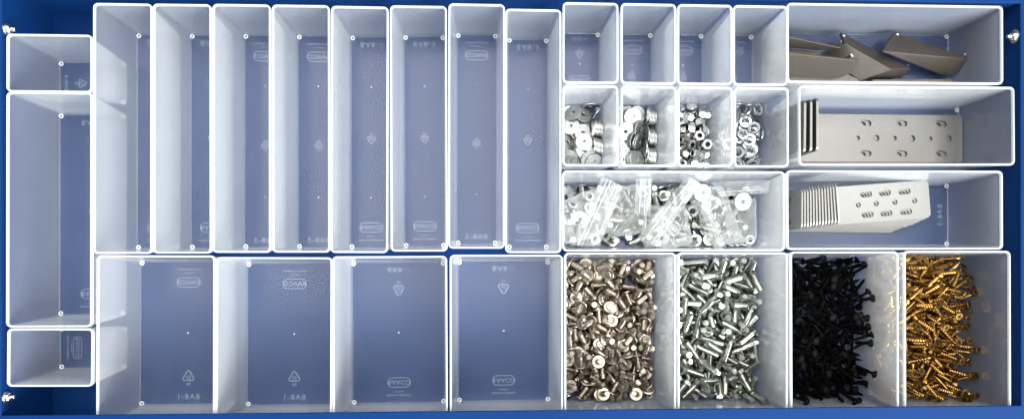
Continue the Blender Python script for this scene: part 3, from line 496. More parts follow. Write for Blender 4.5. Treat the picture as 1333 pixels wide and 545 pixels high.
-341 -166 214 14 -50 82 -23,245 10 403 85 6 13 51,-401 201 155 20 53 82 -4,168 316 415 70 7 20 69,-228 440 200 2 85 50 17,147 537 231 11 65 58 49,-222 699 268 49 18 85 5,375 721 277 -80 19 -53 20
-441 -513 90 2 -83 -55 -8,448 -479 366 41 5 21 88,54 -299 279 51 -56 28 -58,108 -283 148 16 -50 83 16,-48 -115 432 -18 31 -6 93,254 -330 435 -68 2 -18 71,56 303 465 -91 16 -25 -28,80 14 449 59 21 -11 78
-138 427 179 1 5 -98 -18,138 390 160 2 94 -30 15,-279 694 160 14 -78 53 -31,-109 695 173 7 98 19 4,-351 -648 132 22 -40 -89 3,-2 -574 231 2 13 97 22,219 -627 528 31 10 -6 94,204 -311 59 15 89 -42 -10
-76 86 185 2 -49 83 24,282 -132 161 30 95 2 2,-193 276 226 9 45 85 -26,226 -176 410 -13 14 -43 88,-309 423 188 29 80 -49 19,214 127 448 27 11 -18 94,-357 641 143 17 -5 97 16,98 613 169 2 95 30 5
-440 -585 79 2 -53 -85 -6,12 -640 206 9 -11 -98 -12,50 -357 188 19 -92 32 10,76 -220 149 7 -6 100 -1,-387 -148 142 16 84 51 11,292 -258 84 29 -3 -91 -29,-24 249 487 -98 3 -17 -3,331 101 412 -70 0 -24 67
-355 499 195 25 -60 76 -7,54 555 189 5 96 29 -1,-258 657 222 49 -62 62 -2,-41 691 221 16 -7 98 4,-249 -450 447 22 2 15 96,54 -724 369 48 9 -2 87,-250 -373 206 1 86 -39 32,163 -337 128 3 -39 -92 2
-330 -104 141 6 98 16 10,-13 -134 446 -96 8 -22 16,57 476 440 -91 33 -14 19,120 202 187 15 89 44 -1,-193 372 192 11 99 8 4,84 87 405 83 36 26 -32,-89 629 503 94 4 28 19,175 628 171 6 94 32 13
-367 -551 128 25 93 25 10,185 -652 479 -47 8 -8 88""",
 },
 'c1': {
  'washer': """208 -108 94 69 -2 72 -2,193 -101 94 69 -5 72 -4,178 -99 94 69 -5 72 -5,163 -93 94 69 -6 72 -6,148 -89 94 69 -7 72 -6,133 -85 93 69 -6 72 -5,208 79 95 69 0 72 0,193 88 95 69 -1 72 -1
178 98 95 69 -1 72 -1,163 92 94 69 -2 72 -2,148 97 94 69 -2 72 -2,133 99 94 69 -7 72 -6,31 -236 9 100 0 0 1,31 -23 9 100 0 0 -1,15 185 9 100 0 0 3,-92 -161 20 1 3 -6 -100
-119 -112 28 98 -5 -4 -16,-119 58 23 35 -3 -7 -93,-31 -104 48 61 4 13 78,118 79 95 42 58 43 55,-120 237 24 97 0 0 -24,-120 -236 51 97 24 -6 1,-138 -61 115 9 95 -10 -28,-73 175 39 0 100 8 0
83 -237 24 36 0 0 93,158 252 93 29 38 -59 -66,-121 239 54 92 0 0 -38,30 -94 48 1 -11 -7 -99,-117 103 61 61 3 9 -79,101 325 93 53 -55 47 45,-123 -326 110 20 21 69 -66,50 -232 65 91 13 8 39
31 -48 57 98 -6 12 15,56 -240 78 22 -10 11 -96,-122 57 69 99 9 4 -9,-193 243 152 34 -68 -39 52,-124 -241 102 12 -4 93 35,24 -38 72 98 -9 10 -12,17 153 59 71 -17 10 -68,35 -141 116 52 9 9 84
25 -43 88 53 5 12 84,20 141 75 53 13 15 82,125 -254 113 36 -88 -30 7,19 44 105 73 -11 10 -66,-85 247 124 65 0 -33 -69,78 -229 134 6 -58 73 36,30 -55 126 11 -23 -96 6,21 232 83 27 92 -27 -5
-123 -213 107 29 -53 76 23,-111 110 123 65 2 -17 -74,24 232 100 53 -24 -13 -80""",
 },
 'c2': {
  'washer': """204 -198 93 70 -5 71 -6,189 -196 93 70 -5 71 -6,174 -192 93 70 -5 71 -6,159 -191 93 70 -5 71 -6,144 -188 93 70 -5 71 -6,129 -169 93 69 -16 69 -17,208 -6 94 69 -3 72 -3,193 4 93 69 -6 72 -5
178 7 93 69 -6 72 -5,163 5 93 69 -6 72 -5,148 6 93 69 -6 72 -5,133 30 94 69 6 72 6,208 210 93 69 -6 72 -5,193 209 93 69 -6 72 -5,178 212 93 69 -6 72 -5,163 213 93 69 -6 72 -5
148 216 94 69 -7 72 -7,133 240 94 68 -14 71 -14,28 -235 20 6 -78 -62 -1,-81 232 9 98 0 0 22,-39 153 24 96 0 0 -28,-112 -161 21 33 -1 7 -94,-114 -32 9 47 0 0 -88,-40 209 39 100 0 0 5
-106 -222 39 0 35 94 5,-62 239 80 2 87 -47 -15,-121 239 54 100 0 0 -8,55 -43 81 78 38 27 41,38 -36 81 14 44 -15 87,46 120 43 3 78 -59 -19,115 -107 93 69 -17 -69 16,-208 54 93 53 -47 -55 45
-206 243 153 69 -16 69 -17,-121 -223 53 92 5 0 -40,29 -224 74 23 18 -95 -7,-106 59 47 93 9 9 -35,-196 -70 109 69 -6 70 -15,56 88 97 43 -31 -85 -1,-106 204 105 99 5 14 -1,123 -324 94 18 -16 -67 -70
-77 -36 48 15 4 -5 99,34 240 86 91 10 10 39,-122 -325 93 62 -59 -36 -38,-91 -36 64 45 0 7 -89,-27 138 103 52 13 -6 84,-8 -220 77 22 -50 -83 10,8 -28 77 68 -16 40 -59,-26 208 136 71 3 14 -69
-121 -224 68 3 -83 -56 -5,-94 60 116 20 -93 -31 -1""",
 },
 'c3': {
  'nut': """-19 -205 51 19 -50 -50 -68,51 -144 34 19 0 0 -98,-164 -30 52 21 -68 -19 68,48 -22 36 0 -68 -73 0,-110 205 51 68 -18 68 -18,68 170 34 94 0 0 -35,67 -294 51 61 61 -35 36,164 -266 51 63 3 71 33
-55 -31 51 4 63 -32 -71,89 -37 125 0 -59 -28 76,-19 211 61 32 -38 -3 87,148 176 101 33 87 9 35,-118 -226 51 68 -68 21 -21,153 -95 51 56 -66 -26 -44,-179 45 120 69 -18 -69 16,160 -7 58 7 33 -63 70
-154 77 34 87 0 0 49,154 243 53 19 -49 -76 -38,-43 -284 87 59 78 -18 -12,154 -168 57 33 20 -68 62,-84 57 91 8 89 -25 -38,105 70 51 70 30 -64 -7,-178 208 51 68 18 68 18,181 98 57 56 -44 -54 46
-181 -134 66 49 51 47 53,67 -146 119 3 63 -32 -71,8 95 51 70 -40 58 6,96 85 136 71 -3 -6 -70,-104 298 52 36 35 60 -63,65 281 58 42 4 -71 -57,-87 -136 57 28 -35 76 -47,112 -278 150 18 -68 -18 68
-164 107 207 35 60 -38 -61,181 -63 147 25 68 28 63,-159 142 111 22 -45 -76 -41,160 285 147 43 -90 2 4,28 -239 143 69 -4 -58 -43,115 -189 211 80 -10 -57 16,-2 -71 121 91 6 26 -31,21 -80 188 26 -63 -73 4
-44 245 124 92 -8 -37 -7,66 190 125 42 65 57 28,-160 -269 125 21 -22 93 19,181 -278 151 69 -18 -68 19,-185 -71 149 71 -13 68 -14,183 58 150 11 71 12 68,-86 278 175 24 -52 77 -29,117 229 213 24 63 -23 -70
-31 -174 154 16 55 -43 -70,36 -289 238 2 -72 -1 70,-96 -34 151 20 -25 -93 20,105 135 215 31 -39 68 54,-182 280 128 9 72 -9 -69,183 220 200 53 46 58 41,-112 -132 186 65 -55 -11 -51,-63 -285 180 45 23 -10 -86
-29 146 138 21 -61 61 45,5 21 140 76 -36 -39 -37,-188 241 221 72 -9 69 -9,9 205 201 64 -22 52 52,-146 -185 158 42 -3 56 72,182 -173 167 18 -70 18 -66,-183 1 218 11 72 -15 -67,99 -1 205 8 98 -19 -4
-101 198 205 57 -77 21 17,14 92 206 54 -43 -53 48,-165 -305 207 46 -44 53 56,171 -86 238 7 -96 26 6,-72 138 240 55 -75 29 23,-72 54 206 62 40 40 -54,-172 145 281 93 -26 7 24,39 303 163 66 63 27 -29
-130 -236 242 83 -50 26 -1,50 -178 233 0 -58 -1 81""",
 },
 'c4': {
  'lock': """16 -132 26 4 89 44 9,135 -119 13 10 0 0 99,-97 -9 13 2 0 0 100,49 6 13 0 -77 -63 0,-137 171 53 88 -12 35 -31,72 156 13 89 0 0 -46,-147 -255 13 80 0 0 60,143 -97 38 0 -47 88 0
-148 -1 38 0 98 -19 0,36 -6 38 0 -97 -24 0,-1 155 51 22 -10 5 97,-41 96 27 24 -5 -10 -96,-147 -125 13 0 91 40 0,202 -200 64 24 -65 -23 68,-95 -56 59 97 10 10 18,75 7 64 58 3 1 81
-202 162 64 69 8 -72 -8,147 258 13 91 0 0 42,-149 -188 38 84 0 0 -54,-41 -263 28 11 16 -98 -5,-151 47 71 23 91 -33 10,151 29 86 2 -100 5 2,-50 165 66 11 60 79 0,121 134 38 0 -74 -67 0
-149 -170 62 43 0 0 90,154 -90 94 15 -16 -23 95,-206 5 166 67 -27 64 -28,153 37 110 55 -1 3 -84,-154 67 157 23 -80 -35 44,145 266 38 0 98 18 0,-165 -210 131 10 -37 23 -89,-21 -267 48 82 9 7 56
-164 113 114 15 83 -40 -35,154 35 135 3 -71 -71 0,-43 259 13 69 0 0 72,202 140 64 49 -51 51 -49,-3 -142 47 68 -7 -7 73,107 -275 50 93 -32 10 14,-57 34 89 97 -10 23 1,83 -64 103 48 -7 -28 83
-71 191 86 97 -5 -9 -24,127 123 62 94 0 0 33,-127 -240 109 45 44 3 78,130 -177 64 39 -83 36 -14,-80 -126 83 59 -12 5 -80,197 22 207 56 -33 64 -40,-13 203 119 9 32 -94 0,66 236 73 19 -5 -7 -98
-23 -230 86 42 -9 16 -89,98 -268 76 36 -17 -29 -87,-36 -95 95 12 -19 -97 5,156 156 127 26 3 93 -28,31 70 93 2 99 -16 -4,112 268 89 4 3 -100 8,-26 -270 104 7 -96 23 17,142 -196 111 20 41 16 -87
-20 -101 117 3 99 -2 -12,108 -75 139 5 -77 -57 -28,-153 184 138 88 -38 1 -29,96 323 158 61 -64 34 32,-144 -274 154 36 -27 -88 -15,96 -187 109 19 41 17 -88,-92 -62 150 89 -8 1 45,123 52 177 6 -90 38 -21
35 145 139 3 99 -10 -8,204 269 113 68 -23 -65 24,-110 -171 158 83 -18 43 31,115 -131 179 17 76 62 13,-89 107 154 36 -32 -87 -7,3 33 121 4 21 -98 1,-158 281 65 21 27 -74 -58,157 154 185 25 10 -46 -85
33 -238 127 7 87 39 -31,153 -243 148 7 9 92 37,-106 60 178 59 36 5 72,4 20 146 4 59 -81 -1,-5 289 88 29 2 71 -65,-26 325 188 66 -69 20 19,33 -213 146 7 87 39 -31,146 -261 163 36 -77 52 12
-113 -67 175 7 93 -36 5,-38 -6 187 79 -13 -2 -60,-91 280 89 27 -21 58 -74,108 245 118 1 -29 -95 9,11 -117 161 14 94 -7 -31,132 -280 176 65 33 19 -66,-122 75 230 29 -86 -36 22,44 94 184 4 97 -24 8
-127 282 85 78 40 47 -12,64 217 155 12 86 -49 -1,-39 -163 211 49 -5 -19 85,112 -282 203 35 -75 55 13,44 155 202 8 86 50 3,118 86 238 13 -51 84 12,-150 272 158 17 -90 39 -1,125 247 166 73 -21 2 -65
-12 -280 174 24 8 88 39,86 -159 210 21 -28 93 8,-62 219 211 93 22 28 4,85 -69 186 96 -1 -21 -16,-57 249 174 5 17 -16 97,132 249 189 2 -16 -14 -98,-48 -280 185 17 23 86 43,-39 -15 215 89 -13 1 -44
-50 112 217 41 -67 -47 40,84 -33 209 21 -2 98 -5,48 257 226 59 44 67 -9,159 273 215 97 -2 24 10,-110 -325 199 24 -23 -65 -68,102 -283 233 70 21 -31 61,-138 -82 201 88 -8 2 46,8 19 228 76 -12 -4 -63
-158 242 194 21 14 94 21,160 275 242 23 -13 -96 8,-209 -163 238 61 -34 -64 33""",
 },
 'bag': {
  'washer': """-916 -131 9 59 0 0 -81,-797 -44 19 5 58 -81 2,-55 76 63 46 -19 26 -83,-918 -17 30 9 -7 99 -7,-905 -200 29 97 10 4 -22,-852 197 54 26 85 -45 1,9 -185 67 15 -30 89 32,145 -135 125 85 -25 4 -47
463 233 126 82 10 -6 56,36 -233 94 97 17 -15 7,792 -229 75 100 -2 6 4,921 -12 67 30 48 -80 17,814 252 79 31 30 -84 32""",
  'nut': """-589 -185 51 39 -71 -4 -59,-894 -266 72 71 -10 -69 11,-645 -248 36 0 -89 45 0,-705 197 36 0 -92 40 0,-876 121 34 67 0 0 74,-411 172 51 42 -70 8 57,-306 -45 34 100 0 0 6,-607 253 120 14 67 6 72
-152 221 82 28 -16 13 94,-153 98 60 35 30 -42 78,399 126 51 21 -48 52 67,-445 -5 55 48 -78 35 -21,-747 -178 51 37 71 -2 60,-232 185 59 39 -61 -49 47,-318 -213 119 69 22 -67 -15,-958 264 57 65 -5 -62 -44
202 -11 110 43 -88 19 -2,-311 -195 36 0 42 -91 0,-24 -276 123 9 -10 56 82,305 -119 108 82 21 52 4,-37 -187 137 97 19 -12 -8,357 -191 51 18 -15 13 96,460 -30 105 31 86 -40 1,791 206 51 21 -28 91 23
676 -262 36 0 73 68 0,490 197 55 64 68 21 31,728 107 34 80 0 0 60,507 -151 36 0 -24 -97 0,511 101 82 8 -20 98 3,632 -84 51 3 60 -38 71,668 245 51 25 -77 -56 18,931 -263 36 0 -83 -56 0
961 -252 105 0 96 -30 0""",
  'flange': """-949 43 84 84 50 15 -16,-637 -104 59 33 -93 17 7,-692 86 35 4 72 69 -3,-272 -17 113 21 -96 -3 -19,274 64 128 29 0 -79 -54,-653 -25 34 1 3 100 -2,-190 -253 62 60 -24 76 3,-789 285 68 61 -75 -22 -12
-487 191 114 54 80 -8 25,260 -82 60 20 62 0 76,222 -181 45 32 -48 -82 5,150 -260 61 60 29 54 51,328 203 116 16 -74 -39 -53,132 -151 61 33 -30 77 -46,-147 -140 86 33 92 21 -6,203 -260 116 29 56 -76 -15
613 -267 120 43 71 -11 -54,424 -256 32 0 75 66 0,446 262 60 38 60 17 69,621 139 33 1 -69 72 0,274 261 48 36 35 -87 1,245 283 146 6 -4 -55 -84,286 146 60 68 -44 -43 -40,330 -38 61 14 -53 -31 78
540 -17 60 78 42 46 3,562 -248 41 7 -94 31 -15""",
  'hex': """54 199 138 3 26 96 2,-396 75 49 70 -15 66 -21,-460 -266 41 0 92 -40 0,-505 266 49 70 -14 66 -23,-808 -258 68 41 86 -23 21,-612 167 58 27 -79 -5 54,-209 -84 41 0 17 99 0,-527 -111 41 0 35 94 0
-366 262 60 54 -60 -56 -16,-38 199 123 12 -31 59 74,-301 64 49 64 58 -35 36,-533 -258 81 14 46 44 -76,-375 -53 100 20 80 46 33,-87 -46 63 19 94 8 -29,143 270 49 73 -68 7 -7,136 258 139 82 -36 -34 -29
98 99 106 81 -23 -53 -11,38 206 49 45 42 54 58,-75 267 41 0 90 43 0,-105 -260 49 1 68 -72 8,63 -44 49 61 -4 68 40,754 -86 49 57 63 25 -46,867 -129 41 0 -99 17 0,878 142 65 57 -64 51 5
287 -268 53 2 90 -40 -14,956 273 49 33 -37 57 65,765 -86 140 71 37 -33 -50,674 -164 49 2 -58 36 73,398 -103 102 58 -43 -66 18""",
  'lock': """181 -119 128 57 1 25 79,-486 -30 62 1 -65 -55 -52,846 -258 90 80 -6 4 -59,536 102 33 13 -97 19 -10,580 255 13 0 5 100 0,31 292 64 7 24 -66 70,673 -17 57 61 -7 43 66,683 14 57 89 -32 29 14
599 -3 64 53 53 47 47""",
  'smallwasher': """369 45 97 92 1 -16 35,561 62 106 56 -67 -33 37,421 -92 43 35 -32 5 88,536 -146 77 3 0 0 100""",
 },
}
# ---------------------------------------------------------------- small hardware
MAT.update({
    'bronze': metal('nickel_steel', (0.345, 0.30, 0.245), 0.30, 1.0, var=0.22, scale=300),
    'zinc':   metal('bright_zinc', (0.40, 0.41, 0.37), 0.24, 1.0, var=0.2, scale=300),
    'gold':   metal('yellow_zinc', (0.36, 0.205, 0.056), 0.31, 1.0, var=0.25, scale=300),
    'black':  metal('black_phosphate', (0.0025, 0.0025, 0.0026), 0.6, 0.0, spec=.02, var=0.5, scale=300),
    'pale':   metal('pale_zinc_washer', (0.54, 0.545, 0.53), 0.34, 1.0, var=0.32, scale=220),
    'nutm':   metal('zinc_nut', (0.52, 0.525, 0.51), 0.26, 1.0, var=0.15, scale=300),
    'ring':   metal('bright_ring', (0.50, 0.52, 0.53), 0.28, 1.0, var=0.15, scale=300),
    'dark':   metal('recess_shade', (0.008, 0.0075, 0.007), 0.7, 0.0, spec=.02, var=0.2, scale=300),  # shade inside sockets and bores, put into a near-black colour
})
def circ(r, z, n, ph=0.0): return [(r*math.cos(2*PI*i/n + ph), r*math.sin(2*PI*i/n + ph), z) for i in range(n)]

def screw_thread(bm, r, core, z0, z1, pitch, n=12, taper=0.0, lead=0, step=4):
    """a real helical thread from z0 (below) up to z1"""
    k = max(2, int((z1 - z0) / pitch * step)); rings = []
    for j in range(k + 1):
        z = z0 + (z1 - z0) * j / k; ring = []
        sc_ = 1.0 if z >= z0 + taper else max(.12, (z - z0) / taper)
        for i in range(n):
            ph = (z / pitch - i / n) % 1.0
            s_ = max(0.0, 1 - abs(ph - .5) * 2.6)
            q = (core + (r - core) * s_) * sc_
            a = 2*PI*i/n; ring.append((q*math.cos(a), q*math.sin(a), z))
        rings.append(ring)
    loft(bm, rings, cap0=True, cap1=True)

def fin(name, bm, mats, smooth=35):
    bmesh.ops.recalc_face_normals(bm, faces=bm.faces)
    me = bpy.data.meshes.new(name); bmesh.ops.scale(bm, vec=(S,)*3, verts=bm.verts); bm.to_mesh(me); bm.free()
    for m in mats: me.materials.append(m)
    me.polygons.foreach_set('use_smooth', [True]*len(me.polygons)); me.set_sharp_from_angle(angle=math.radians(smooth))
    return me

def flange_screw():
    bm = bmesh.new(); n = 24
    loft(bm, [circ(2.3, .02, n), circ(6.4, 0, n), circ(6.8, .35, n), circ(6.7, .9, n), circ(6.0, 1.25, n), circ(4.2, 1.45, n), circ(3.9, 2.6, n), circ(3.3, 3.1, n), circ(2.1, 3.15, n)], cap0=True)
    loft(bm, [circ(2.1, 3.15, n), circ(1.9, 2.2, n)], mi=1); loft(bm, [circ(1.9, 2.2, n), circ(.9, 2.1, n), circ(.8, 2.9, n)], cap1=True)
    head = fin('flange_head', bm, [MAT['bronze'], MAT['dark']])
    bm = bmesh.new(); screw_thread(bm, 3.1, 2.75, -11.7, 0, 1.1, 14, step=4); loft(bm, [circ(2.2, -12.5, 14), circ(2.6, -11.75, 14)], cap0=True)
    return [('head', head), ('shank', fin('flange_shank', bm, [MAT['bronze']]))]

def hex_ring(af, z, n=24, rnd=1.0):
    """hexagon drawn with n points; rnd < 1 pulls the corners in"""
    out = []
    for i in range(n):
        a = 2*PI*i/n; k = (a + PI/6) % (PI/3) - PI/6
        q = min(af/2 / math.cos(k), af/2*1.155*rnd); out.append((q*math.cos(a), q*math.sin(a), z))
    return out
def hex_bolt():
    bm = bmesh.new()
    loft(bm, [hex_ring(10.4, .02, 36, .93), hex_ring(10.4, .4, 36, 1), hex_ring(10.4, 3.5, 36, 1), hex_ring(10.4, 3.9, 36, .90)], cap0=True)
    loft(bm, [hex_ring(10.4, 3.9, 36, .90), circ(3.9, 3.95, 36), circ(3.5, 3.6, 36)], cap1=True)
    head = fin('hex_head', bm, [MAT['zinc']], 25)
    bm = bmesh.new(); screw_thread(bm, 3.25, 2.9, -21.2, -1.0, 1.1, 14, step=4); loft(bm, [circ(2.3, -22, 14), circ(2.8, -21.25, 14)], cap0=True)
    loft(bm, [circ(3.05, -1.1, 14), circ(3.05, .1, 14)])
    return [('head', head), ('shank', fin('hex_shank', bm, [MAT['zinc']]))]

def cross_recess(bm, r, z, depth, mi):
    """a four-armed driver recess as a flat cross, its shade put into the dark colour"""
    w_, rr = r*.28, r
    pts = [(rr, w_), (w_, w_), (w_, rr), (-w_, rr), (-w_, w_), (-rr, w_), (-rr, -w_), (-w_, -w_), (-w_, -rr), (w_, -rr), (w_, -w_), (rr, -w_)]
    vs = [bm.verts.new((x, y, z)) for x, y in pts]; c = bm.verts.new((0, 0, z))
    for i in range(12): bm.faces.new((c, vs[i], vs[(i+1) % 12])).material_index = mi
def wood_screw(kind, length, r, core, head_r, pitch, mat, thread_to):
    bm = bmesh.new(); n = 16
    loft(bm, [circ(core*1.05, -3.2, n), circ(head_r*.62, -1.7, n), circ(head_r, -.25, n), circ(head_r*.97, 0, n)], cap1=True)
    cross_recess(bm, head_r*.58, .04, .5, 1)
    head = fin(kind + '_head', bm, [MAT[mat], MAT['dark']], 40)
    bm = bmesh.new(); screw_thread(bm, r, core, -length, thread_to, pitch, 10, taper=5.5)
    loft(bm, [circ(core*1.05, thread_to, 10), circ(core*1.05, -3, 10)])
    return [('head', head), ('shank', fin(kind + '_shank', bm, [MAT[mat]], 25))]

def washer(ro, ri, t, mat, name):
    bm = bmesh.new(); n = 32; e = .18
    ring_tube(bm, [circ(ro - e, -t/2, n), circ(ro, -t/2 + e, n), circ(ro, t/2 - e, n), circ(ro - e, t/2, n), circ(ri + e, t/2, n), circ(ri, t/2 - e, n), circ(ri, -t/2 + e, n), circ(ri + e, -t/2, n)])
    return fin(name, bm, [MAT[mat]], 30)
def lock_washer():
    """split spring washer: a square-section ring with a cut and a slight rise"""
    bm = bmesh.new(); n = 26; rings = []
    for i in range(n + 1):
        a = math.radians(8) + math.radians(344) * i / n; z = -.45 + .9 * i / n
        rings.append([(q*math.cos(a), q*math.sin(a), z + h) for q, h in ((6.1, -.75), (6.3, -.6), (6.3, .6), (6.1, .75), (3.9, .75), (3.7, .6), (3.7, -.6), (3.9, -.75))])
    loft(bm, rings, cap0=True, cap1=True)
    return fin('lock_washer', bm, [MAT['ring']], 30)
def lock_nut():
    bm = bmesh.new(); n = 36
    loft(bm, [circ(2.6, -3.2, n), hex_ring(9.8, -3.2, n, .92), hex_ring(9.8, -2.8, n, 1), hex_ring(9.8, 1.6, n, 1), hex_ring(9.8, 2.0, n, .92), circ(4.35, 2.1, n), circ(4.3, 3.1, n), circ(3.9, 3.4, n), circ(3.0, 3.3, n), circ(2.7, 2.8, n)])
    loft(bm, [circ(2.7, 2.8, n), circ(2.4, 1.6, n), circ(2.4, -2.6, n), circ(2.6, -3.2, n)], mi=1)
    return fin('lock_nut', bm, [MAT['nutm'], MAT['dark']], 25)

KINDS = {
    'flange': flange_screw(), 'hex': hex_bolt(),
    'gold': wood_screw('chipboard', 29, 2.3, 1.15, 3.9, 2.6, 'gold', -6),
    'black': wood_screw('drywall', 28, 1.9, 1.1, 4.0, 2.4, 'black', -4.5),
    'washer': washer(9.2, 2.1, 1.25, 'pale', 'fender_washer'), 'smallwasher': washer(6.0, 2.9, 1.2, 'pale', 'plain_washer'),
    'nut': lock_nut(), 'lock': lock_washer(),
}
def scatter(kind, text, cx, cy, name, label, cat, group, with_parts=True):
    """one object (or one Empty with head and shank) for each piece"""
    made = []
    for rec in text.replace('\n', ',').split(','):
        v = [int(q) for q in rec.split()]
        if len(v) != 7: continue
        k = KINDS[kind]
        if isinstance(k, list):
            o = bpy.data.objects.new(name, None); COL.objects.link(o); o.empty_display_size = .004
            for pn, me in k:
                c = bpy.data.objects.new(pn, me); COL.objects.link(c); c.parent = o
        else:
            o = bpy.data.objects.new(name, k); COL.objects.link(o)
        o.location = ((cx + v[0]/10)*S, (cy + v[1]/10)*S, (FLOORZ + .05 + v[2]/10)*S)
        o.rotation_mode = 'QUATERNION'; o.rotation_quaternion = Quaternion([q/100 for q in v[3:]]).normalized()
        tag(o, label, cat, group); made.append(o)
    return made

scatter('flange', SIM['n1']['flange'], 134.75, -70.8, 'flange_screw', 'bronze coloured flange head screw in the loose heap in the large front bin', 'screw', 'bronze flange screws heaped in a bin')
scatter('hex', SIM['n2']['hex'], 243, -70.5, 'hex_bolt', 'silver hex head bolt in the loose heap right of the bronze screws', 'bolt', 'silver hex bolts heaped in a bin')
scatter('black', SIM['n3']['black'], 352, -69.6, 'drywall_screw', 'black pointed screw in the black heap', 'screw', 'black screws heaped in a bin')
scatter('gold', SIM['n4']['gold'], 463.8, -69.1, 'chipboard_screw', 'golden chipboard screw in the golden heap in the right front bin', 'screw', 'golden screws heaped in a bin')
scatter('washer', SIM['c1']['washer'], 106.3, 127.3, 'fender_washer', 'large flat steel washer in the leftmost filled cell', 'washer', 'large washers in the leftmost filled cell')
scatter('washer', SIM['c2']['washer'], 162, 127.3, 'fender_washer', 'large flat steel washer in the cell left of the nuts', 'washer', 'large washers in the second filled cell')
scatter('nut', SIM['c3']['nut'], 216.3, 127.3, 'lock_nut', 'zinc hex lock nut in the small cell of nuts', 'nut', 'lock nuts in a small cell')
scatter('lock', SIM['c4']['lock'], 270.9, 127.3, 'lock_washer', 'split spring washer in the rightmost filled cell', 'washer', 'spring washers in a small cell')
# ---------------------------------------------------------------- brackets and steel pieces
MAT.update({
    'steel':  metal('brushed_steel_plate', (0.20, 0.197, 0.188), 0.38, 0.85, var=0.06, scale=50, spot=(0.17, 0.15, 0.125), spot_amt=.4, stretch=(.35, 1, 1)),
    'nickel': metal('satin_plate', (0.29, 0.286, 0.272), 0.45, 0.55, var=0.06, scale=40, spot=(0.28, 0.26, 0.22), spot_amt=.3),
    'iron':   metal('dark_steel', (0.125, 0.107, 0.088), 0.42, 0.65, var=0.18, scale=45, spot=(0.06, 0.052, 0.045), spot_amt=.5, bump=.05),
})
def stadium(cx, cy, ln, wd, ang=0.0, n=8):
    r, h = wd/2, max(0, ln/2 - wd/2); pts = []
    for s in (1, -1):
        for i in range(n + 1):
            a = (-PI/2 if s > 0 else PI/2) + PI*i/n; pts.append((s*h + r*math.cos(a), r*math.sin(a)))
    ca, sa = math.cos(ang), math.sin(ang)
    return [(cx + x*ca - y*sa, cy + x*sa + y*ca) for x, y in pts]
def corner_poly(x0, y0, x1, y1, r, n=5):
    """rectangle whose two far corners (x1 side) are rounded"""
    pts = [(x0, y0)]
    for cx, cy, a0 in ((x1-r, y0+r, -90), (x1-r, y1-r, 0)):
        pts += [(cx + r*math.cos(math.radians(a0 + 90*i/n)), cy + r*math.sin(math.radians(a0 + 90*i/n))) for i in range(n + 1)]
    return pts + [(x0, y1)]
def plate_bm(outer, holes, t):
    """flat sheet with real holes: a filled 2D outline given thickness t downwards"""
    cu = bpy.data.curves.new('outline', 'CURVE'); cu.dimensions = '2D'; cu.fill_mode = 'BOTH'; cu.extrude = t/2
    for loop in [outer] + holes:
        sp = cu.splines.new('POLY'); sp.points.add(len(loop) - 1); sp.use_cyclic_u = True
        for p, (x, y) in zip(sp.points, loop): p.co = (x, y, 0, 1)
    o = bpy.data.objects.new('outline', cu); COL.objects.link(o)
    dg = bpy.context.evaluated_depsgraph_get(); dg.update()
    me = bpy.data.meshes.new_from_object(o.evaluated_get(dg))
    bpy.data.objects.remove(o); bpy.data.curves.remove(cu)
    bm = bmesh.new(); bm.from_mesh(me); bpy.data.meshes.remove(me)
    bmesh.ops.remove_doubles(bm, verts=bm.verts, dist=1e-4)
    bmesh.ops.translate(bm, vec=(0, 0, -t/2), verts=bm.verts)
    return bm
def bracket_meshes(key, length, width, high, t, holes, up_holes, r, mat):
    bm = plate_bm(corner_poly(0, -width/2, length, width/2, r), holes, t)
    plate = fin(key + '_plate', bm, [MAT[mat]], 30)
    bm = plate_bm(corner_poly(.02, -width/2, high, width/2, r), up_holes, t)
    for v in bm.verts: v.co = Vector((v.co.z, v.co.y, v.co.x))       # stand it up along the bend
    return plate, fin(key + '_upright', bm, [MAT[mat]], 30)
def bracket(name, meshes, x, y, z, rot, label, group):
    o = empty(name, (x, y, z), math.radians(rot)); tag(o, label, 'bracket', group)
    for pn, me in zip(('plate', 'upright_flange'), meshes):
        c = bpy.data.objects.new(pn, me); COL.objects.link(c); c.parent = o
    return o
h2 = [stadium(dx, s*16, 12, 6.2, math.radians(-8)) for dx in (87, 126, 169) for s in (1, -1)] + [stadium(dx, 0, d, d) for dx, d in ((78, 5), (98, 7), (118, 5), (137, 7), (157, 4.6), (177, 7))]
m2 = bracket_meshes('drilled_bracket', 192, 50, 74, 2.2, h2, [stadium(40, s*14, 12, 6.2) for s in (1, -1)], 4, 'steel')
G5 = 'drilled steel brackets stacked in one bin'
for k, (lb, dy, rr) in enumerate((('uppermost drilled steel bracket, its whole holed plate in view', 0, 0), ('middle drilled steel bracket, only its upright edge and plate rim in view', -.6, -.25),
                                  ('undermost drilled steel bracket, its upright nearest the bin wall', -1.0, -.6))):
    bracket('drilled_bracket', m2, 322.6 - 4.9*k, 129.2 + dy, -66.3 - 2.45*k, rr, lb, G5)
h3 = [stadium(dx, s*10.5 - 1, 13, 6) for dx in (59, 79, 100) for s in (1, -1)] + [stadium(dx, -.8, 5.6, 5.6) for dx in (50, 69, 89, 110)]
m3 = bracket_meshes('slotted_bracket', 126, 39, 57, 1.65, h3, [stadium(30, s*11, 9, 6) for s in (1, -1)] + [stadium(30, 0, 4.6, 4.6)], 5, 'nickel')
G6 = 'nested slotted angle brackets'
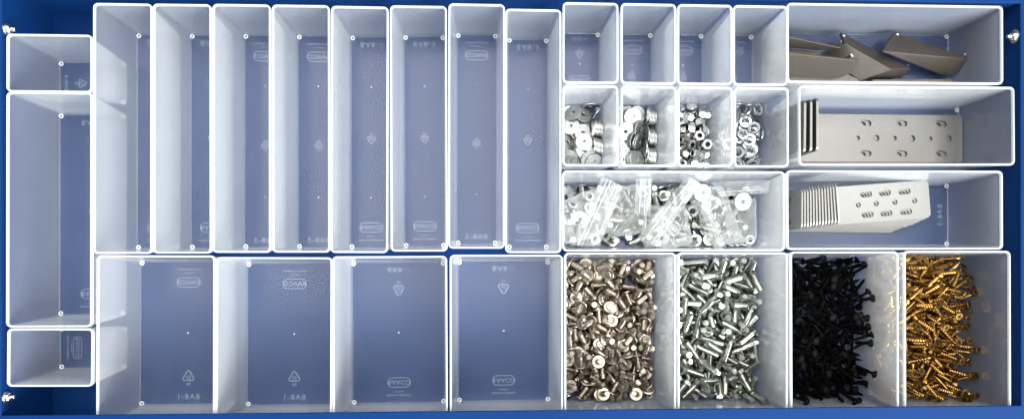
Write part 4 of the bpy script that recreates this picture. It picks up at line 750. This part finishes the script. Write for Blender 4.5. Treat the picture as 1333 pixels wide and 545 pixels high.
for k in range(13):
    rr = 4.5 - 4.9*(k/12)**.8 + random.uniform(-.15, .15)
    lb = ('uppermost slotted angle bracket of the nested stack, plate with slots in view' if k == 0 else 'undermost slotted angle bracket of the nested stack, its slotted upright facing the bin wall' if k == 12
          else 'slotted angle bracket inside the nested stack, upright edge in view')
    bracket('slotted_bracket', m3, 342.6 - 2.05*k, 54.6 - .32*k + random.uniform(-.4, .4), -50.4 - 1.78*k, rr, lb, G6)

def solid(faces, thick, mat, name):
    """bent sheet: faces given as lists of points sharing their fold; thickened downwards"""
    bm = bmesh.new(); cache = {}
    def v(p):
        k = tuple(round(c, 2) for c in p)
        if k not in cache: cache[k] = bm.verts.new(p)
        return cache[k]
    for f in faces: bm.faces.new([v(p) for p in f])
    bmesh.ops.recalc_face_normals(bm, faces=bm.faces)
    if sum(f.normal.z for f in bm.faces) < 0: bmesh.ops.reverse_faces(bm, faces=bm.faces)
    bmesh.ops.solidify(bm, geom=list(bm.faces), thickness=thick)
    bmesh.ops.bevel(bm, geom=[e for e in bm.edges if e.calc_face_angle(0) > .9], offset=.35, segments=1, affect='EDGES')
    bmesh.ops.recalc_face_normals(bm, faces=bm.faces)
    return bm
G7 = 'dark steel angles lying in one bin'
def steel_piece(name, faces, thick, label, bolts=(), loose=()):
    c = faces[0][0]; o = empty(name, c); tag(o, label, 'steel angle', G7)
    bm = solid(faces, thick, 'iron', name); bmesh.ops.translate(bm, vec=[-q for q in c], verts=bm.verts)
    mesh_obj('angle_plate', bm, MAT['iron'], o, 30)
    for b, d in bolts:
        bm = bmesh.new(); n = 12
        loft(bm, [circ(2.6, 0, n), circ(2.6, 1.6, n), circ(1.8, 2.4, n)], cap0=True, cap1=True); loft(bm, [circ(1.5, -6, n), circ(1.5, 0, n)], cap0=True)
        q = Vector(d).normalized().to_track_quat('Z', 'Y'); bmesh.ops.rotate(bm, matrix=q.to_matrix(), verts=bm.verts)
        bmesh.ops.translate(bm, vec=[b[i] - c[i] for i in range(3)], verts=bm.verts); bmesh.ops.recalc_face_normals(bm, faces=bm.faces)
        mesh_obj('rivet', bm, MAT['zinc'], o, 40)
A, B, C_, D_1, E_ = (434.5, 238.5, -58), (506, 211, -48), (414.5, 214, -44), (506.5, 198, -58), (496, 195, -66)
steel_piece('steel_angle', [[A, C_, (504, 208, -45), B], [C_, (455, 205.5, -52), (505.5, 202.5, -53), (504, 208, -45)], [C_, E_, D_1, (505.5, 202.5, -53), (455, 205.5, -52)]], 3.0, 'dark steel angle with a diagonal fold, leaning rightmost in its bin', [((504.5, 213.5, -49), (.4, .5, .7)), ((438, 235.5, -58), (.2, .9, .3))])
A, B, C_, E_, F_1, F0, K = (379, 238, -60), (452, 200.5, -56), (358, 214, -60), (404, 190, -67), (427, 197, -49), (377, 222.5, -47), (447, 192.5, -64)
steel_piece('steel_angle', [[A, F0, F_1, B], [F0, C_, E_, F_1], [F_1, E_, K, B]], 3.0, 'dark steel angle lying between the two other big ones, its end on the bin floor', [((381, 233.5, -59), (.2, .9, .3))])
A, B, C_, D_1, E_, A2, B2, A3, B3 = (302.5, 210.5, -34), (385.5, 203.6, -36), (386, 195, -52), (374, 191, -60), (302.5, 192, -58), (302.5, 220.5, -52), (352, 217, -54), (302.5, 229.5, -42), (372, 217.5, -46)
steel_piece('steel_channel', [[A, E_, D_1, C_, B], [(302.5, 224, -64), (302.5, 208, -66), (383, 202, -66), (376, 217, -64)]], 2.6, 'dark steel channel against the left end of its bin, clipped corner and bright rivet', [((377.5, 207.5, -36), (.3, .2, .9))])  # second face: web sheet added to stand for the shadow behind the front plate
steel_piece('steel_angle', [[A2, B2, B3, A3]], 2.4, 'narrow dark steel strip seen behind the channel at the left end of the bin')
steel_piece('steel_angle', [[(303, 195.6, -66), (303, 184, -70), (402, 184, -70), (404, 191.5, -68), (388, 197, -66)]], 2.5, 'flat dark steel piece lowest at the left end of the bin, below the channel')
steel_piece('steel_angle', [[(412, 189.0, -58), (412, 184.5, -58.5), (499, 185.5, -59), (499, 190.6, -58.5)], [(412, 184.5, -58.5), (412, 182.9, -72), (499, 183.6, -72), (499, 185.5, -59)]], 2.0, 'thin dark steel edge standing along the front wall of the bin')

# ---------------------------------------------------------------- zip bags
from mathutils import noise
MAT['film'] = plastic('clear_bag_film', 0.25, (0.84, 0.86, 0.85), rough=0.11, back=0.5, var=0.2, bump=.0, ior=1.5)
MAT['flap'] = plastic('doubled_bag_film', 0.15, (0.84, 0.86, 0.85), rough=0.28, back=0.45, var=0.3, bump=.0, ior=1.3)
MAT['seal'] = plastic('zip_seal', 0.35, (0.90, 0.90, 0.88), rough=0.2, back=0.3, var=0.1)
def quad_pt(q, u, v):
    a = Vector(q[0]).lerp(Vector(q[1]), u); b = Vector(q[3]).lerp(Vector(q[2]), u); return a.lerp(b, v)
def crumple(p, seed, f=1.0, ang=None):
    """long soft folds running one way, broken up by smaller creases"""
    a_ = seed*1.7 + .5 if ang is None else ang
    u, v = p.x*math.cos(a_) + p.y*math.sin(a_), -p.x*math.sin(a_) + p.y*math.cos(a_)
    s = Vector((seed*7.3, seed*3.1, 0))
    n1 = noise.noise(Vector((u*.035*f, v*.075*f, 0)) + s); n2 = 1 - abs(noise.noise(Vector((u*.05*f, v*.12*f, 3)) + s))*2.2
    n3 = noise.noise(Vector((u*.2*f, v*.2*f, 9)) + s)
    return n1*4.6 + max(0, n2)**2*1.5 + n3*.35
def pouch_bm(quad, z_edge, z_mid, seed, nu=34, nv=34):
    bm = bmesh.new(); top, bot = [], []
    for j in range(nv + 1):
        rt, rb = [], []
        for i in range(nu + 1):
            u, v = i/nu, j/nv; p = quad_pt(quad, u, v)
            e = min(u, 1-u, v, 1-v); k = min(1, e*5.5); k = math.sin(k*PI/2)
            wob = noise.noise(Vector((p.x*.09, p.y*.09, seed*5.0))) * 2.5 * (1 - k)
            x, y = p.x + wob, p.y + noise.noise(Vector((p.y*.09, p.x*.09, seed*9.0))) * 2.5 * (1 - k)
            z = z_edge + (z_mid - z_edge)*k + crumple(p, seed) * (.35 + .65*k) + p.z
            rt.append(bm.verts.new((x, y, z))); edge = i in (0, nu) or j in (0, nv)
            rb.append(rt[-1] if edge else bm.verts.new((x, y, max(-73.3, z_edge - (z_edge + 73.3)*k*.98 + p.z*(1-k)))))
        top.append(rt); bot.append(rb)
    for j in range(nv):
        for i in range(nu):
            bm.faces.new((top[j][i], top[j][i+1], top[j+1][i+1], top[j+1][i]))
            f = (bot[j][i], bot[j+1][i], bot[j+1][i+1], bot[j][i+1])
            try: bm.faces.new(f)
            except ValueError: pass
    bmesh.ops.recalc_face_normals(bm, faces=bm.faces)
    return bm
def flap_dir(q): return math.atan2(q[3][1] - q[0][1], q[3][0] - q[0][0])
def sheet_bm(quad, seed, amp=.7, nu=16, nv=44, t=.18):
    bm = bmesh.new(); g = []
    for j in range(nv + 1):
        row = []
        for i in range(nu + 1):
            p = quad_pt(quad, i/nu, j/nv); p.z += (crumple(p, seed, 1.0, flap_dir(quad)) - 1.2)*amp + 2.2*math.sin(i/nu*PI)*amp
            row.append(bm.verts.new(p))
        g.append(row)
    for j in range(nv):
        for i in range(nu): bm.faces.new((g[j][i], g[j][i+1], g[j+1][i+1], g[j+1][i]))
    bmesh.ops.recalc_face_normals(bm, faces=bm.faces)
    bmesh.ops.solidify(bm, geom=list(bm.faces), thickness=t)
    bmesh.ops.recalc_face_normals(bm, faces=bm.faces)
    return bm
def seal_bm(quad, seed, us, amp=.7, w=.9, nv=44):
    bm = bmesh.new()
    for u in us:
        rings = []
        for j in range(nv + 1):
            p = quad_pt(quad, u, j/nv); p.z += (crumple(p, seed, 1.0, flap_dir(quad)) - 1.2)*amp + 2.2*math.sin(u*PI)*amp + .3
            d = (Vector(quad[1]) - Vector(quad[0])).normalized()*w/2
            rings.append([(p.x - d.x, p.y - d.y, p.z - d.z), (p.x + d.x, p.y + d.y, p.z + d.z), (p.x + d.x*.6, p.y + d.y*.6, p.z + .7), (p.x - d.x*.6, p.y - d.y*.6, p.z + .7)])
        loft(bm, rings, cap0=True, cap1=True)
    bmesh.ops.recalc_face_normals(bm, faces=bm.faces); return bm
def zip_bag(label, body, z_edge, z_mid, flap, us, seed):
    c = (sum(p[0] for p in body)/4, sum(p[1] for p in body)/4, -73.5)
    o = empty('zip_bag', c); tag(o, label, 'plastic bag', 'clear zip bags in the wide bin')
    def put(name, bm, mat):
        bmesh.ops.translate(bm, vec=[-q for q in c], verts=bm.verts); return mesh_obj(name, bm, mat, o, 180)
    put('pouch', pouch_bm([(x, y, 0) for x, y in body], z_edge, z_mid, seed), MAT['film'])
    put('flap', sheet_bm(flap, seed), MAT['flap'])
    put('zip_seal', seal_bm(flap, seed, us), MAT['seal'])
zip_bag('clear zip bag of washers with a broad white flap, leftmost in its bin', [(88, 62), (132, 78), (141, 30), (90, 16)], -60, -46, [(122, 82.5, -27), (143, 73, -27), (122, 14.5, -42), (92, 15, -44)], (.25, .4, .8), 1)
zip_bag('clear zip bag bulging with bolts and nuts, second from the left', [(128, 76), (181, 79), (172, 28), (134, 24)], -60, -44, [(156, 81, -30), (172, 81.5, -30), (174, 44, -44), (158, 48, -46)], (.3, .6), 2)
zip_bag('clear zip bag of bolts with a long diagonal white flap, middle one', [(172, 58), (214, 56), (225, 14), (172, 13.5)], -61, -46, [(205, 83, -22), (220, 76, -24), (177, 14.5, -38), (158, 21, -38)], (.3, .72), 3)
zip_bag('flat clear zip bag with a thin straight zip line and loose small parts', [(214, 75), (252, 77), (276, 19), (242, 14)], -58, -44, [(213, 75, -40), (223, 77, -36), (250, 14, -38), (240, 12, -42)], (.42, .62), 4)
zip_bag('clear zip bag with one large washer and a crumpled flap lying to the right', [(254, 62), (287, 66), (288, 20), (262, 18)], -60, -45, [(233, 78, -34), (243, 64, -38), (287, 67, -26), (288.5, 79.5, -22)], (.7,), 5)
BX, BY = 186.5, 47.0
for kind, nm, lb, ct, gr in (('washer', 'fender_washer', 'large pale washer packed inside the clear zip bags', 'washer', 'large washers inside the zip bags'), ('nut', 'lock_nut', 'small hex lock nut packed inside the clear zip bags', 'nut', 'nuts inside the zip bags'),
                             ('flange', 'flange_screw', 'flange head screw packed inside the clear zip bags', 'screw', 'flange screws inside the zip bags'), ('hex', 'hex_bolt', 'silver hex bolt packed inside the clear zip bags', 'bolt', 'hex bolts inside the zip bags'),
                             ('lock', 'lock_washer', 'split spring washer packed inside the clear zip bags', 'washer', 'spring washers inside the zip bags'), ('smallwasher', 'plain_washer', 'small plain washer packed inside the clear zip bags', 'washer', 'small washers inside the zip bags')):
    for o in scatter(kind, SIM['bag'][kind], BX, BY, nm, lb, ct, gr):
        if kind == 'flange':
            for ch in o.children: ch.material_slots[0].link = 'OBJECT'; ch.material_slots[0].material = MAT['zinc']
w_ = bpy.data.objects.new('fender_washer', KINDS['washer']); COL.objects.link(w_); w_.location = (.2725, .0605, -.0535); w_.rotation_euler = (.18, .1, 0)
tag(w_, 'large washer seen flat at the top of the rightmost zip bag', 'washer', 'large washers inside the zip bags')
# ---------------------------------------------------------------- camera and light
F_, CX_, CY_, NU_, NV_, D_ = 937.0, 666.5, 337.0, 622.0, 339.0, 675.0
nrm = Vector(((NU_-CX_)/F_, -(NV_-CY_)/F_, -1.0)).normalized(); Zc = -nrm
Xc = (Vector((1, 0, 0)) - Zc * Zc.x).normalized(); Yc = Zc.cross(Xc)
cd = bpy.data.cameras.new('camera'); cam = bpy.data.objects.new('camera', cd); COL.objects.link(cam)
rot = Matrix((Xc, Yc, Zc))                         # camera -> world
cam.matrix_world = Matrix.Translation((0, 0, D_*S)) @ rot.to_4x4()
cd.sensor_fit = 'HORIZONTAL'; cd.sensor_width = 36.0; cd.lens = 36.0 * F_ / 1333.0
cd.shift_x = (1333/2 - CX_) / 1333.0; cd.shift_y = -(545/2 - CY_) / 1333.0
cd.clip_start = 0.01; cd.clip_end = 50
sc.camera = cam

w = bpy.data.worlds.new('World'); sc.world = w; w.use_nodes = True
bg = w.node_tree.nodes['Background']; bg.inputs[0].default_value = (0.72, 0.82, 1.0, 1); bg.inputs[1].default_value = WORLD
def area(name, loc, target, sx, sy, power, color):
    ld = bpy.data.lights.new(name, 'AREA'); ld.shape = 'RECTANGLE'; ld.size = sx; ld.size_y = sy; ld.energy = power; ld.color = color
    o = bpy.data.objects.new(name, ld); COL.objects.link(o); o.location = loc
    o.rotation_euler = (Vector(target) - Vector(loc)).to_track_quat('-Z', 'Y').to_euler()
    return o
for args in LAMPS: area(*args)
sc.view_settings.view_transform = 'Standard'; sc.view_settings.look = 'None'
sc.view_settings.exposure = EXPO; sc.view_settings.gamma = 1.0; sc.view_settings.use_curve_mapping = False
sc.cycles.transparent_max_bounces = 48; sc.cycles.max_bounces = 10; sc.cycles.diffuse_bounces = 5; sc.cycles.glossy_bounces = 4
sc.cycles.use_adaptive_sampling = False; sc.cycles.sample_clamp_indirect = 3.0; sc.cycles.use_denoising = True; sc.cycles.denoising_input_passes = 'RGB'
